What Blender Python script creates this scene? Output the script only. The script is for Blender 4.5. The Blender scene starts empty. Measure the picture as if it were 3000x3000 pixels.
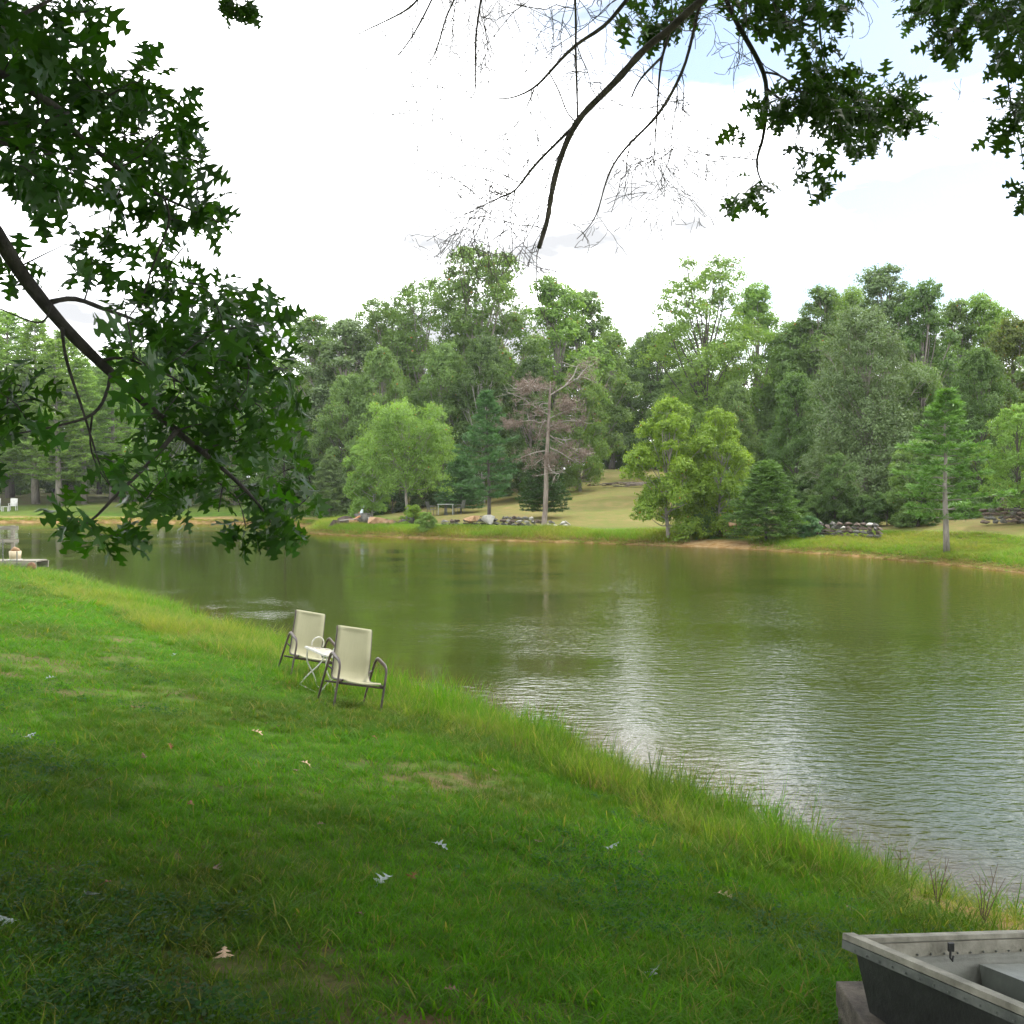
import bpy, bmesh, math, random
import numpy as np
from mathutils import Vector, Matrix

random.seed(7)
RNG = np.random.default_rng(11)
SC = bpy.context.scene
COL = SC.collection
PI = math.pi

# ------------------------------------------------------------------ camera, sky, sun, exposure
CAM_H = 3.0                      # metres above the water level (z = 0)
FPX = 3120.0                     # focal length in pixels of the 3000 px photograph
PITCH = math.radians(-1.38)
cam_d = bpy.data.cameras.new("camera")
cam_d.sensor_width = 36.0
cam_d.lens = FPX / 3000.0 * 36.0
cam_d.clip_start = 0.05
cam_d.clip_end = 3000.0
cam = bpy.data.objects.new("camera", cam_d)
cam.location = (0, 0, CAM_H)
cam.rotation_euler = (math.radians(90) + PITCH, 0, 0)
COL.objects.link(cam)
SC.camera = cam

SUN_EL = math.radians(55)
SUN_AZ = math.radians(52)        # clockwise from +Y (the view direction)
SKY_STRENGTH = 0.12
CLOUD = 34.0                     # radiance of the clouds before the strength
world = bpy.data.worlds.new("World")
SC.world = world
world.use_nodes = True
wn, wl = world.node_tree.nodes, world.node_tree.links
wn.clear()
def N(t, nodes, **kw):
    n = nodes.new(t)
    for k, v in kw.items():
        if k in ('inp',):
            for a, b in v.items():
                n.inputs[a].default_value = b
        else:
            setattr(n, k, v)
    return n
w_out = N('ShaderNodeOutputWorld', wn)
w_bg = N('ShaderNodeBackground', wn, inp={'Strength': SKY_STRENGTH})
w_sky = N('ShaderNodeTexSky', wn, sky_type='NISHITA', sun_disc=False, sun_elevation=SUN_EL, sun_rotation=SUN_AZ,
          air_density=1.2, dust_density=1.5)
w_tc = N('ShaderNodeTexCoord', wn)
w_map = N('ShaderNodeMapping', wn)
w_map.inputs['Scale'].default_value = (1.0, 1.0, 2.6)
w_map.inputs['Rotation'].default_value = (0.12, -0.15, 0.4)
w_n1 = N('ShaderNodeTexNoise', wn, inp={'Scale': 2.3, 'Detail': 7.0, 'Roughness': 0.52})
w_n2 = N('ShaderNodeTexNoise', wn, inp={'Scale': 4.0, 'Detail': 5.0, 'Roughness': 0.5})
w_dot = N('ShaderNodeVectorMath', wn, operation='DOT_PRODUCT')
w_dot.inputs[1].default_value = (0.36, 0.83, 0.43)   # the break in the cloud, high on the right
w_dr = N('ShaderNodeMapRange', wn, inp={'From Min': 0.90, 'From Max': 0.995, 'To Min': 0.0, 'To Max': 0.235})
w_add = N('ShaderNodeMath', wn, operation='ADD')
w_mr = N('ShaderNodeMapRange', wn, inp={'From Min': 0.57, 'From Max': 0.72, 'To Min': 1.0, 'To Max': 0.0})
w_cr = N('ShaderNodeValToRGB', wn)
w_cr.color_ramp.elements[0].position = 0.38
w_cr.color_ramp.elements[0].color = (CLOUD * 0.196, CLOUD * 0.20, CLOUD * 0.207, 1)
w_cr.color_ramp.elements[1].position = 0.53
w_cr.color_ramp.elements[1].color = (CLOUD * 0.99, CLOUD, CLOUD * 1.02, 1)
w_mix = N('ShaderNodeMix', wn, data_type='RGBA')
w_boost = N('ShaderNodeVectorMath', wn, operation='SCALE')
w_boost.inputs['Scale'].default_value = 1.65
wl.new(w_tc.outputs['Generated'], w_map.inputs['Vector'])
wl.new(w_map.outputs['Vector'], w_n1.inputs['Vector'])
wl.new(w_map.outputs['Vector'], w_n2.inputs['Vector'])
wl.new(w_tc.outputs['Generated'], w_dot.inputs[0])
wl.new(w_dot.outputs['Value'], w_dr.inputs['Value'])
wl.new(w_dr.outputs['Result'], w_add.inputs[0])
wl.new(w_n1.outputs['Fac'], w_add.inputs[1])
wl.new(w_add.outputs[0], w_mr.inputs['Value'])
wl.new(w_n2.outputs['Fac'], w_cr.inputs['Fac'])
wl.new(w_sky.outputs['Color'], w_boost.inputs[0])
wl.new(w_mr.outputs['Result'], w_mix.inputs['Factor'])
wl.new(w_boost.outputs['Vector'], w_mix.inputs['A'])
wl.new(w_cr.outputs['Color'], w_mix.inputs['B'])
wl.new(w_mix.outputs['Result'], w_bg.inputs['Color'])
wl.new(w_bg.outputs[0], w_out.inputs[0])

sun_d = bpy.data.lights.new("sun", 'SUN')
sun_d.energy = 3.2
sun_d.angle = math.radians(5.0)
sun_d.color = (1.0, 0.95, 0.86)
sun = bpy.data.objects.new("sun", sun_d)
sv = Vector((math.sin(SUN_AZ) * math.cos(SUN_EL), math.cos(SUN_AZ) * math.cos(SUN_EL), math.sin(SUN_EL)))
sun.rotation_euler = sv.to_track_quat('Z', 'Y').to_euler()
COL.objects.link(sun)

SC.view_settings.view_transform = 'Standard'
SC.view_settings.look = 'None'
SC.view_settings.exposure = 0.12
SC.view_settings.gamma = 1.0
SC.view_settings.use_curve_mapping = False
SC.render.engine = 'CYCLES'
SC.cycles.max_bounces = 6
SC.cycles.diffuse_bounces = 3
SC.cycles.transparent_max_bounces = 4
SC.cycles.caustics_reflective = False
SC.cycles.caustics_refractive = False

# ------------------------------------------------------------------ helpers
SP, CP = math.sin(PITCH), math.cos(PITCH)
def ray(u, v):
    a, b = (u - 1500) / FPX, (1500 - v) / FPX
    return np.array([a, CP - SP * b, SP + CP * b])
def P(u, v, Y):
    """The point at forward distance Y on the line of sight through a pixel of the photograph."""
    d = ray(u, v)
    return np.array([0, 0, CAM_H]) + d * (Y / d[1])

def vnoise(x, y, scale, seed=0):
    """Smooth value noise 0..1 on arrays."""
    x = np.asarray(x, float) / scale + 1000.3
    y = np.asarray(y, float) / scale + 1000.7
    xi, yi = np.floor(x).astype(np.int64), np.floor(y).astype(np.int64)
    fx, fy = x - xi, y - yi
    fx, fy = fx * fx * (3 - 2 * fx), fy * fy * (3 - 2 * fy)
    def h(a, b):
        n = (a * 374761393 + b * 668265263 + seed * 974634777) & 0x7fffffff
        n = ((n ^ (n >> 13)) * 1274126177) & 0x7fffffff
        return ((n ^ (n >> 16)) & 0xffff) / 65535.0
    return (h(xi, yi) * (1 - fx) + h(xi + 1, yi) * fx) * (1 - fy) + (h(xi, yi + 1) * (1 - fx) + h(xi + 1, yi + 1) * fx) * fy
def fnoise(x, y, scale, seed=0):
    return 0.55 * vnoise(x, y, scale, seed) + 0.3 * vnoise(x, y, scale / 2.1, seed + 1) + 0.15 * vnoise(x, y, scale / 4.3, seed + 2)
def sstep(a, b, x):
    t = np.clip((x - a) / (b - a), 0, 1)
    return t * t * (3 - 2 * t)

def mesh_from(name, verts, faces, mats=(), smooth=False, mat_idx=None):
    """verts Nx3; faces: an (M,k) array or a list of index lists."""
    me = bpy.data.meshes.new(name)
    verts = np.asarray(verts, dtype=np.float32).reshape(-1, 3)
    if isinstance(faces, np.ndarray):
        m, k = faces.shape
        me.vertices.add(len(verts)); me.vertices.foreach_set('co', verts.ravel())
        me.loops.add(m * k); me.loops.foreach_set('vertex_index', faces.astype(np.int32).ravel())
        me.polygons.add(m)
        me.polygons.foreach_set('loop_start', np.arange(0, m * k, k, dtype=np.int32))
        try:
            me.polygons.foreach_set('loop_total', np.full(m, k, dtype=np.int32))
        except Exception:
            pass
    else:
        me.from_pydata([tuple(map(float, v)) for v in verts], [], [list(map(int, f)) for f in faces])
    for mt in mats:
        me.materials.append(mt)
    if smooth:
        me.polygons.foreach_set('use_smooth', np.ones(len(me.polygons), dtype=bool))
    if mat_idx is not None:
        me.polygons.foreach_set('material_index', np.asarray(mat_idx, dtype=np.int32))
    me.update(calc_edges=True)
    return me

class MB:
    """Collects shapes for one mesh."""
    def __init__(s):
        s.v, s.f, s.n = [], [], 0
    def add(s, verts, faces):
        verts = np.asarray(verts, float).reshape(-1, 3)
        s.v.append(verts)
        s.f += [[i + s.n for i in f] for f in faces]
        s.n += len(verts)
    def box(s, c, size, R=None):
        x, y, z = [q / 2 for q in size]
        v = np.array([(a * x, b * y, d * z) for d in (-1, 1) for b in (-1, 1) for a in (-1, 1)], float)
        if R is not None:
            v = v @ np.asarray(R).T
        s.add(v + np.asarray(c), [(0, 2, 3, 1), (4, 5, 7, 6), (0, 1, 5, 4), (2, 6, 7, 3), (0, 4, 6, 2), (1, 3, 7, 5)])
    def bar(s, a, b, w, h, up=(0, 0, 1)):
        a, b = np.asarray(a, float), np.asarray(b, float)
        d = b - a; L = np.linalg.norm(d); d = d / L
        x = np.cross(d, up); x /= max(1e-9, np.linalg.norm(x)); z = np.cross(x, d)
        s.box((a + b) / 2, (w, L, h), np.stack([x, d, z], 1))
    def tube(s, pts, rad, n=8, cap=True, flat=1.0):
        pts = np.asarray(pts, float)
        m = len(pts)
        rad = np.broadcast_to(np.asarray(rad, float), (m,))
        T = np.gradient(pts, axis=0)
        T /= np.maximum(1e-9, np.linalg.norm(T, axis=1))[:, None]
        ref = np.array([0, 0, 1.0]) if abs(T[0][2]) < 0.9 else np.array([1.0, 0, 0])
        x = np.cross(T[0], ref); x /= np.linalg.norm(x)
        V = []
        for i in range(m):
            x = x - T[i] * np.dot(x, T[i])
            x /= max(1e-9, np.linalg.norm(x))
            y = np.cross(T[i], x)
            a = np.linspace(0, 2 * PI, n, endpoint=False)
            V.append(pts[i] + rad[i] * (np.cos(a)[:, None] * x + flat * np.sin(a)[:, None] * y))
        F = []
        for i in range(m - 1):
            for j in range(n):
                k = (j + 1) % n
                F.append((i * n + j, i * n + k, (i + 1) * n + k, (i + 1) * n + j))
        if cap:
            F.append(tuple(range(n))[::-1]); F.append(tuple(range((m - 1) * n, m * n)))
        s.add(np.concatenate(V), F)
    def obj(s, name, mat, parent=None, smooth=False, link=True):
        me = mesh_from(name, np.concatenate(s.v), s.f, [mat] if mat else [], smooth)
        return put(name, me, parent)

def put(name, me, parent=None, loc=None, rot=None, scale=None):
    o = bpy.data.objects.new(name, me)
    COL.objects.link(o)
    if parent is not None:
        o.parent = parent
    if loc is not None: o.location = loc
    if rot is not None: o.rotation_euler = rot
    if scale is not None: o.scale = scale
    return o
def tag(o, label=None, cat=None, group=None, kind=None):
    if label: o['label'] = label
    if cat: o['category'] = cat
    if group: o['group'] = group
    if kind: o['kind'] = kind
    return o
def empty(name, loc, rot=None, label=None, cat=None, group=None):
    o = bpy.data.objects.new(name, None)
    o.empty_display_size = 0.2
    COL.objects.link(o)
    o.location = loc
    if rot is not None: o.rotation_euler = rot
    return tag(o, label, cat, group)
def evened(pts, mx=0.35):
    """polyline with its long steps cut into short ones"""
    pts = np.asarray(pts, float); out = [pts[0]]
    for a, b in zip(pts[:-1], pts[1:]):
        k = max(1, int(np.linalg.norm(b - a) / mx))
        out += [a + (b - a) * (i + 1) / k for i in range(k)]
    return np.array(out)
def catmull(pts, n=8):
    pts = np.asarray(pts, float)
    p = np.vstack([2 * pts[0] - pts[1], pts, 2 * pts[-1] - pts[-2]])
    out = []
    for i in range(1, len(p) - 2):
        for t in np.linspace(0, 1, n, endpoint=False):
            out.append(0.5 * ((2 * p[i]) + (-p[i - 1] + p[i + 1]) * t + (2 * p[i - 1] - 5 * p[i] + 4 * p[i + 1] - p[i + 2]) * t * t
                              + (-p[i - 1] + 3 * p[i] - 3 * p[i + 1] + p[i + 2]) * t ** 3))
    out.append(pts[-1])
    return np.array(out)

# ------------------------------------------------------------------ materials
def new_mat(name):
    m = bpy.data.materials.new(name)
    m.use_nodes = True
    nt = m.node_tree
    nt.nodes.clear()
    return m, nt.nodes, nt.links
def simple_mat(name, c1, c2=None, rough=0.7, scale=6.0, bump=0.0, metallic=0.0, detail=6.0, coord='Object', spec=0.5, contrast=(0.35, 0.65), rand=0.0, bscale=None, stretch=None):
    m, n, l = new_mat(name)
    out = N('ShaderNodeOutputMaterial', n)
    b = N('ShaderNodeBsdfPrincipled', n, inp={'Roughness': rough, 'Metallic': metallic})
    b.inputs['Specular IOR Level'].default_value = spec
    tc = N('ShaderNodeTexCoord', n)
    mp = N('ShaderNodeMapping', n)
    if stretch: mp.inputs['Scale'].default_value = stretch
    l.new(tc.outputs[coord], mp.inputs['Vector'])
    tx = N('ShaderNodeTexNoise', n, inp={'Scale': scale, 'Detail': detail, 'Roughness': 0.6})
    l.new(mp.outputs[0], tx.inputs['Vector'])
    mr = N('ShaderNodeMapRange', n, inp={'From Min': contrast[0], 'From Max': contrast[1]})
    l.new(tx.outputs['Fac'], mr.inputs['Value'])
    mx = N('ShaderNodeMix', n, data_type='RGBA')
    mx.inputs['A'].default_value = (*c1, 1); mx.inputs['B'].default_value = (*(c2 or c1), 1)
    l.new(mr.outputs[0], mx.inputs['Factor'])
    col = mx.outputs['Result']
    if rand:
        oi = N('ShaderNodeObjectInfo', n)
        r2 = N('ShaderNodeMapRange', n, inp={'To Min': 1 - rand, 'To Max': 1 + rand})
        l.new(oi.outputs['Random'], r2.inputs['Value'])
        hs = N('ShaderNodeHueSaturation', n)
        l.new(r2.outputs[0], hs.inputs['Value']); l.new(col, hs.inputs['Color'])
        col = hs.outputs['Color']
    l.new(col, b.inputs['Base Color'])
    if bump:
        tb = N('ShaderNodeTexNoise', n, inp={'Scale': bscale or scale * 4, 'Detail': 8.0, 'Roughness': 0.65})
        l.new(mp.outputs[0], tb.inputs['Vector'])
        bp = N('ShaderNodeBump', n, inp={'Strength': bump, 'Distance': 0.02})
        l.new(tb.outputs['Fac'], bp.inputs['Height']); l.new(bp.outputs[0], b.inputs['Normal'])
    l.new(b.outputs[0], out.inputs[0])
    return m

def leaf_mat(name, dark, light, trans=0.42, rough=0.55, hue=0.007, tcol=None, spec=0.35, nscale=0.35, accent=None, accent_at=0.97, coat=0.0):
    """Foliage: every leaf its own tone, broad drifts of tone through the crown, light coming through."""
    m, n, l = new_mat(name)
    out = N('ShaderNodeOutputMaterial', n)
    geo = N('ShaderNodeNewGeometry', n)
    oi = N('ShaderNodeObjectInfo', n)
    tx = N('ShaderNodeTexNoise', n, inp={'Scale': nscale, 'Detail': 3.0})
    l.new(geo.outputs['Position'], tx.inputs['Vector'])
    a = N('ShaderNodeMath', n, operation='MULTIPLY'); a.inputs[1].default_value = 0.62
    l.new(geo.outputs['Random Per Island'], a.inputs[0])
    b = N('ShaderNodeMath', n, operation='MULTIPLY_ADD'); b.inputs[1].default_value = 0.9
    l.new(tx.outputs['Fac'], b.inputs[0]); l.new(a.outputs[0], b.inputs[2])
    c = N('ShaderNodeMath', n, operation='MULTIPLY_ADD'); c.inputs[1].default_value = 0.3; c.inputs[2].default_value = -0.42
    l.new(oi.outputs['Random'], c.inputs[0])
    d = N('ShaderNodeMath', n, operation='ADD', use_clamp=True)
    l.new(b.outputs[0], d.inputs[0]); l.new(c.outputs[0], d.inputs[1])
    mx = N('ShaderNodeMix', n, data_type='RGBA')
    mx.inputs['A'].default_value = (*dark, 1); mx.inputs['B'].default_value = (*light, 1)
    l.new(d.outputs[0], mx.inputs['Factor'])
    col = mx.outputs['Result']
    if accent:
        gt = N('ShaderNodeMath', n, operation='GREATER_THAN'); gt.inputs[1].default_value = accent_at
        l.new(geo.outputs['Random Per Island'], gt.inputs[0])
        m2 = N('ShaderNodeMix', n, data_type='RGBA'); m2.inputs['B'].default_value = (*accent, 1)
        l.new(gt.outputs[0], m2.inputs['Factor']); l.new(col, m2.inputs['A'])
        col = m2.outputs['Result']
    hs = N('ShaderNodeHueSaturation', n)
    hr = N('ShaderNodeMapRange', n, inp={'To Min': 0.5 - hue, 'To Max': 0.5 + hue})
    l.new(oi.outputs['Random'], hr.inputs['Value']); l.new(hr.outputs[0], hs.inputs['Hue']); l.new(col, hs.inputs['Color'])
    p = N('ShaderNodeBsdfPrincipled', n, inp={'Roughness': rough})
    p.inputs['Specular IOR Level'].default_value = spec
    l.new(hs.outputs[0], p.inputs['Base Color'])
    tr = N('ShaderNodeBsdfTranslucent', n)
    th = N('ShaderNodeMix', n, data_type='RGBA', blend_type='MULTIPLY')
    th.inputs['Factor'].default_value = 1.0
    th.inputs['B'].default_value = (*(tcol or (1.7, 1.75, 0.7)), 1)
    l.new(hs.outputs[0], th.inputs['A']); l.new(th.outputs['Result'], tr.inputs['Color'])
    ms = N('ShaderNodeMixShader', n); ms.inputs[0].default_value = trans
    l.new(p.outputs[0], ms.inputs[1]); l.new(tr.outputs[0], ms.inputs[2]); l.new(ms.outputs[0], out.inputs[0])
    return m

M = {}
M['bark_grey'] = simple_mat('bark_grey', (0.16, 0.14, 0.12), (0.30, 0.27, 0.23), 0.9, 3.0, 0.9, stretch=(2, 2, 0.35))
M['bark_dark'] = simple_mat('bark_dark', (0.05, 0.042, 0.036), (0.11, 0.095, 0.08), 0.9, 4.0, 0.9, stretch=(2, 2, 0.35))
M['bark_brown'] = simple_mat('bark_brown', (0.10, 0.065, 0.05), (0.22, 0.16, 0.125), 0.9, 3.0, 0.9, stretch=(2, 2, 0.4))
M['bark_pale'] = simple_mat('bark_pale', (0.22, 0.20, 0.18), (0.48, 0.45, 0.41), 0.9, 2.5, 0.7, stretch=(2, 2, 0.3))
M['dead_wood'] = simple_mat('dead_wood', (0.13, 0.10, 0.078), (0.29, 0.245, 0.205), 0.9, 2.6, 0.7, stretch=(2, 2, 0.4))
M['dead_bare'] = simple_mat('dead_bare', (0.22, 0.195, 0.165), (0.38, 0.345, 0.30), 0.85, 3, 0.3)
M['limb_bark'] = simple_mat('limb_bark', (0.028, 0.024, 0.022), (0.085, 0.075, 0.065), 0.85, 9.0, 0.8, bscale=60)
M['dead_limb_bark'] = simple_mat('dead_limb_bark', (0.07, 0.06, 0.055), (0.20, 0.165, 0.145), 0.85, 7.0, 0.8, bscale=60)
M['oak_leaf'] = leaf_mat('oak_leaf', (0.012, 0.044, 0.006), (0.038, 0.115, 0.011), trans=0.34, rough=0.45, spec=0.35, nscale=1.2, tcol=(2.6, 2.6, 0.6))
M['oak_leaf_far'] = leaf_mat('oak_leaf_olive', (0.014, 0.036, 0.008), (0.042, 0.088, 0.014), trans=0.30, rough=0.5, spec=0.2, nscale=1.2, tcol=(2.0, 2.2, 0.8))
M['dead_leaf'] = leaf_mat('dead_leaf', (0.06, 0.03, 0.015), (0.18, 0.09, 0.04), trans=0.2, tcol=(1.3, 1, 0.7))
RED = (0.32, 0.09, 0.02)
M['green_mid'] = leaf_mat('foliage_mid', (0.067, 0.122, 0.031), (0.181, 0.280, 0.084), accent=RED, accent_at=0.9975)
M['green_bright'] = leaf_mat('foliage_bright', (0.082, 0.153, 0.029), (0.219, 0.340, 0.076), accent=RED, accent_at=0.997)
M['green_deep'] = leaf_mat('foliage_deep', (0.038, 0.079, 0.019), (0.116, 0.198, 0.052))
M['green_grey'] = leaf_mat('foliage_greyish', (0.065, 0.107, 0.039), (0.155, 0.228, 0.090), trans=0.28)
M['green_olive'] = leaf_mat('foliage_olive', (0.056, 0.090, 0.017), (0.159, 0.206, 0.043), accent=(0.28, 0.17, 0.03), accent_at=0.98)
M['green_yellow'] = leaf_mat('foliage_yellow', (0.075, 0.150, 0.014), (0.255, 0.370, 0.042), accent=(0.35, 0.16, 0.03), accent_at=0.997)
M['needle_blue'] = leaf_mat('needles_bluish', (0.036, 0.095, 0.028), (0.107, 0.224, 0.069), trans=0.25, tcol=(1.4, 1.5, 0.9))
M['needle_green'] = leaf_mat('needles_green', (0.043, 0.103, 0.019), (0.138, 0.258, 0.047), trans=0.25)
M['needle_light'] = leaf_mat('needles_light', (0.103, 0.194, 0.039), (0.258, 0.396, 0.099), trans=0.3)
M['needle_dark'] = leaf_mat('needles_dark', (0.019, 0.052, 0.012), (0.060, 0.129, 0.026), trans=0.2)
M['needle_dead'] = leaf_mat('needles_dead', (0.129, 0.099, 0.073), (0.232, 0.185, 0.142), trans=0.15, tcol=(1.1, 1, 0.9), nscale=0.8)

# ------------------------------------------------------------------ the pond's outline and the lie of the land
near_pts = [(24, -2), (14, 1.5), (9, 3.4), (5.5, 5.4), (3.3, 7.2), (2.6, 8.3), (1.85, 9.6), (0.9, 11.2), (0, 12.6), (-1.0, 14.1), (-2.1, 16.0),
            (-3.3, 17.8), (-4.8, 20.0), (-6.8, 22.8), (-9.6, 26.8), (-13.2, 31.7), (-17.5, 36.5), (-24, 42), (-33, 50), (-42, 60)]
far_pts = [(-42, 60), (-50, 72), (-52, 82), (-44, 87), (-34, 88), (-24, 86), (-17, 82), (-14.6, 75), (-13.6, 69), (-11.4, 66.2), (-8, 63.4), (-4, 60.6), (0, 58.4),
           (5, 55.6), (9.5, 52.4), (13, 48.2), (15.5, 43.6), (17.6, 37.6), (19.2, 31.5), (22, 24), (26, 14), (28, 4), (24, -2)]
near_c = catmull(near_pts, 6)
far_c = catmull(far_pts, 6)
pond_c = np.vstack([near_c, far_c[1:-1]])
def seg_dist(px, py, line):
    d2 = np.full(px.shape, 1e18)
    for (x0, y0), (x1, y1) in zip(line[:-1], line[1:]):
        dx, dy = x1 - x0, y1 - y0
        t = np.clip(((px - x0) * dx + (py - y0) * dy) / max(1e-12, dx * dx + dy * dy), 0, 1)
        d2 = np.minimum(d2, (px - x0 - t * dx) ** 2 + (py - y0 - t * dy) ** 2)
    return np.sqrt(d2)
def inside_poly(px, py, poly):
    r = np.zeros(px.shape, bool)
    n = len(poly)
    for i in range(n):
        x0, y0 = poly[i]; x1, y1 = poly[(i + 1) % n]
        if y0 == y1: continue
        r ^= ((y0 > py) != (y1 > py)) & (px < (x1 - x0) * (py - y0) / (y1 - y0) + x0)
    return r
def land(x, y):
    """height, signed distance from the water's edge (land positive), nearness to the near bank"""
    x = np.asarray(x, float); y = np.asarray(y, float)
    dn, df = seg_dist(x, y, near_c), seg_dist(x, y, far_c)
    ins = inside_poly(x, y, pond_c)
    wob = (vnoise(x, y, 1.7, 5) - 0.5) * 0.45 + (vnoise(x, y, 0.6, 6) - 0.5) * 0.18
    d = np.where(ins, -np.minimum(dn, df), np.minimum(dn, df)) + wob * sstep(6, 0, np.minimum(dn, df))
    w = df / (dn + df + 1e-6)
    w = sstep(0.35, 0.65, w)
    zn = np.interp(d, [0, 0.25, 1.0, 2.0, 3.3, 5, 7, 12, 25, 80], [0.0, 0.14, 0.33, 0.54, 0.80, 1.10, 1.42, 1.95, 2.6, 3.5])
    zf = np.interp(d, [0, 0.4, 1.5, 4, 9, 16, 30, 60, 120, 400], [0.0, 0.10, 0.24, 0.42, 0.60, 0.95, 1.6, 2.5, 4.2, 9.0])
    def g(cx, cy, s, a): return a * np.exp(-((x - cx) ** 2 + (y - cy) ** 2) / (2 * s * s))
    hump = g(10, 120, 22, 2.9) + g(-48, 108, 12, 0.45) + g(28, 50, 9, 0.75) + g(6, 90, 12, 0.3)
    zf = zf + hump * sstep(0, 10, d)
    z = zn * w + zf * (1 - w)
    z = z + (fnoise(x, y, 9, 30) - 0.5) * 0.16 * sstep(1, 8, d) * (1 + 2 * sstep(30, 100, y)) + (vnoise(x, y, 0.9, 33) - 0.5) * 0.03 * sstep(0.2, 2, d)
    z = np.where(d < 0, -np.minimum(1.6, 0.32 * np.abs(d) ** 0.9), z)
    return z, d, w
def gz(x, y):
    return float(land(np.array([x]), np.array([y]))[0][0])
_ys = np.concatenate([np.arange(2.0, 20, 0.05), np.arange(20, 60, 0.15), np.arange(60, 260, 0.4)])
def G(u, v):
    """Where the line of sight through a pixel meets the ground (or the water)."""
    d = ray(u, v)
    xs, zs = d[0] / d[1] * _ys, CAM_H + d[2] / d[1] * _ys
    h = np.maximum(land(xs, _ys)[0], 0.0)
    k = np.argmax(zs <= h) if (zs <= h).any() else len(_ys) - 1
    return np.array([xs[k], _ys[k], h[k]])
def ground_at(u, Y):
    x = (u - 1500) / FPX * Y
    return np.array([x, Y, gz(x, Y)])

def axis(lo, hi, fine_lo, fine_hi, fine, grow=1.09):
    mid = list(np.arange(fine_lo, fine_hi + 1e-6, fine))
    a, st = [], fine
    p = fine_lo
    while p > lo:
        st *= grow; p -= st; a.append(p)
    b, st, p = [], fine, fine_hi
    while p < hi:
        st *= grow; p += st; b.append(p)
    return np.array(a[::-1] + mid + b)
gx = axis(-420, 420, -22, 24, 0.30, 1.06)
gy = axis(-60, 520, 1, 66, 0.30, 1.045)
XX, YY = np.meshgrid(gx, gy)
ZZ, DD, WW = land(XX.ravel(), YY.ravel())
nx, ny = len(gx), len(gy)
idx = np.arange(nx * ny).reshape(ny, nx)
quads = np.stack([idx[:-1, :-1], idx[:-1, 1:], idx[1:, 1:], idx[1:, :-1]], -1).reshape(-1, 4)

def ground_material():
    m, n, l = new_mat('ground_turf')
    out = N('ShaderNodeOutputMaterial', n)
    b = N('ShaderNodeBsdfPrincipled', n, inp={'Roughness': 0.95})
    b.inputs['Specular IOR Level'].default_value = 0.1
    geo = N('ShaderNodeNewGeometry', n)
    def attr(nm):
        a = N('ShaderNodeAttribute', n); a.attribute_name = nm; return a.outputs['Fac']
    def noise(sc, det=6.0, rough=0.6):
        t = N('ShaderNodeTexNoise', n, inp={'Scale': sc, 'Detail': det, 'Roughness': rough})
        l.new(geo.outputs['Position'], t.inputs['Vector']); return t.outputs['Fac']
    def mr(x, a, c, d=0.0, e=1.0):
        r = N('ShaderNodeMapRange', n, inp={'From Min': a, 'From Max': c, 'To Min': d, 'To Max': e})
        l.new(x, r.inputs['Value']); return r.outputs[0]
    def mix(f, A, B):
        x = N('ShaderNodeMix', n, data_type='RGBA')
        if hasattr(f, 'links'): l.new(f, x.inputs['Factor'])
        else: x.inputs['Factor'].default_value = f
        for k, q in (('A', A), ('B', B)):
            if isinstance(q, tuple): x.inputs[k].default_value = (*q, 1)
            else: l.new(q, x.inputs[k])
        return x.outputs['Result']
    def mul(a, c):
        x = N('ShaderNodeMath', n, operation='MULTIPLY', use_clamp=True)
        l.new(a, x.inputs[0])
        if hasattr(c, 'links'): l.new(c, x.inputs[1])
        else: x.inputs[1].default_value = c
        return x.outputs[0]
    fine = mr(noise(24, 8, 0.7), 0.3, 0.7)
    mid = mr(noise(1.6, 6), 0.35, 0.65)
    big = mr(noise(0.22, 5), 0.38, 0.62)
    lawn = mix(fine, mix(mid, (0.030, 0.060, 0.009), (0.060, 0.125, 0.012)), mix(mid, (0.060, 0.130, 0.012), (0.105, 0.190, 0.018)))
    dryc = mix(mid, mix(fine, (0.17, 0.130, 0.050), (0.26, 0.195, 0.082)), mix(fine, (0.095, 0.115, 0.030), (0.18, 0.175, 0.052)))
    dry_amt = mul(attr('dry'), mr(noise(0.35, 5), 0.25, 0.60, 0.55, 1.0))
    col = mix(dry_amt, lawn, dryc)
    soil = mix(fine, (0.10, 0.065, 0.036), (0.20, 0.135, 0.075))
    col = mix(mul(attr('bare'), mr(noise(2.6, 6), 0.40, 0.62)), col, soil)
    litter = mix(mid, mix(fine, (0.045, 0.034, 0.020), (0.10, 0.070, 0.040)), mix(fine, (0.035, 0.055, 0.014), (0.075, 0.10, 0.028)))
    col = mix(attr('wood'), col, litter)
    mud = mix(mr(noise(3.0, 7), 0.35, 0.65), mix(fine, (0.17, 0.095, 0.028), (0.28, 0.165, 0.055)), mix(fine, (0.27, 0.18, 0.085), (0.40, 0.29, 0.16)))
    col = mix(attr('mud'), col, mud)
    l.new(col, b.inputs['Base Color'])
    bp = N('ShaderNodeBump', n, inp={'Strength': 0.7, 'Distance': 0.04})
    l.new(noise(18, 10, 0.7), bp.inputs['Height']); l.new(bp.outputs[0], b.inputs['Normal'])
    l.new(b.outputs[0], out.inputs[0])
    return m
gme = mesh_from('ground', np.stack([XX.ravel(), YY.ravel(), ZZ], 1), quads, [ground_material()], True)
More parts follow.
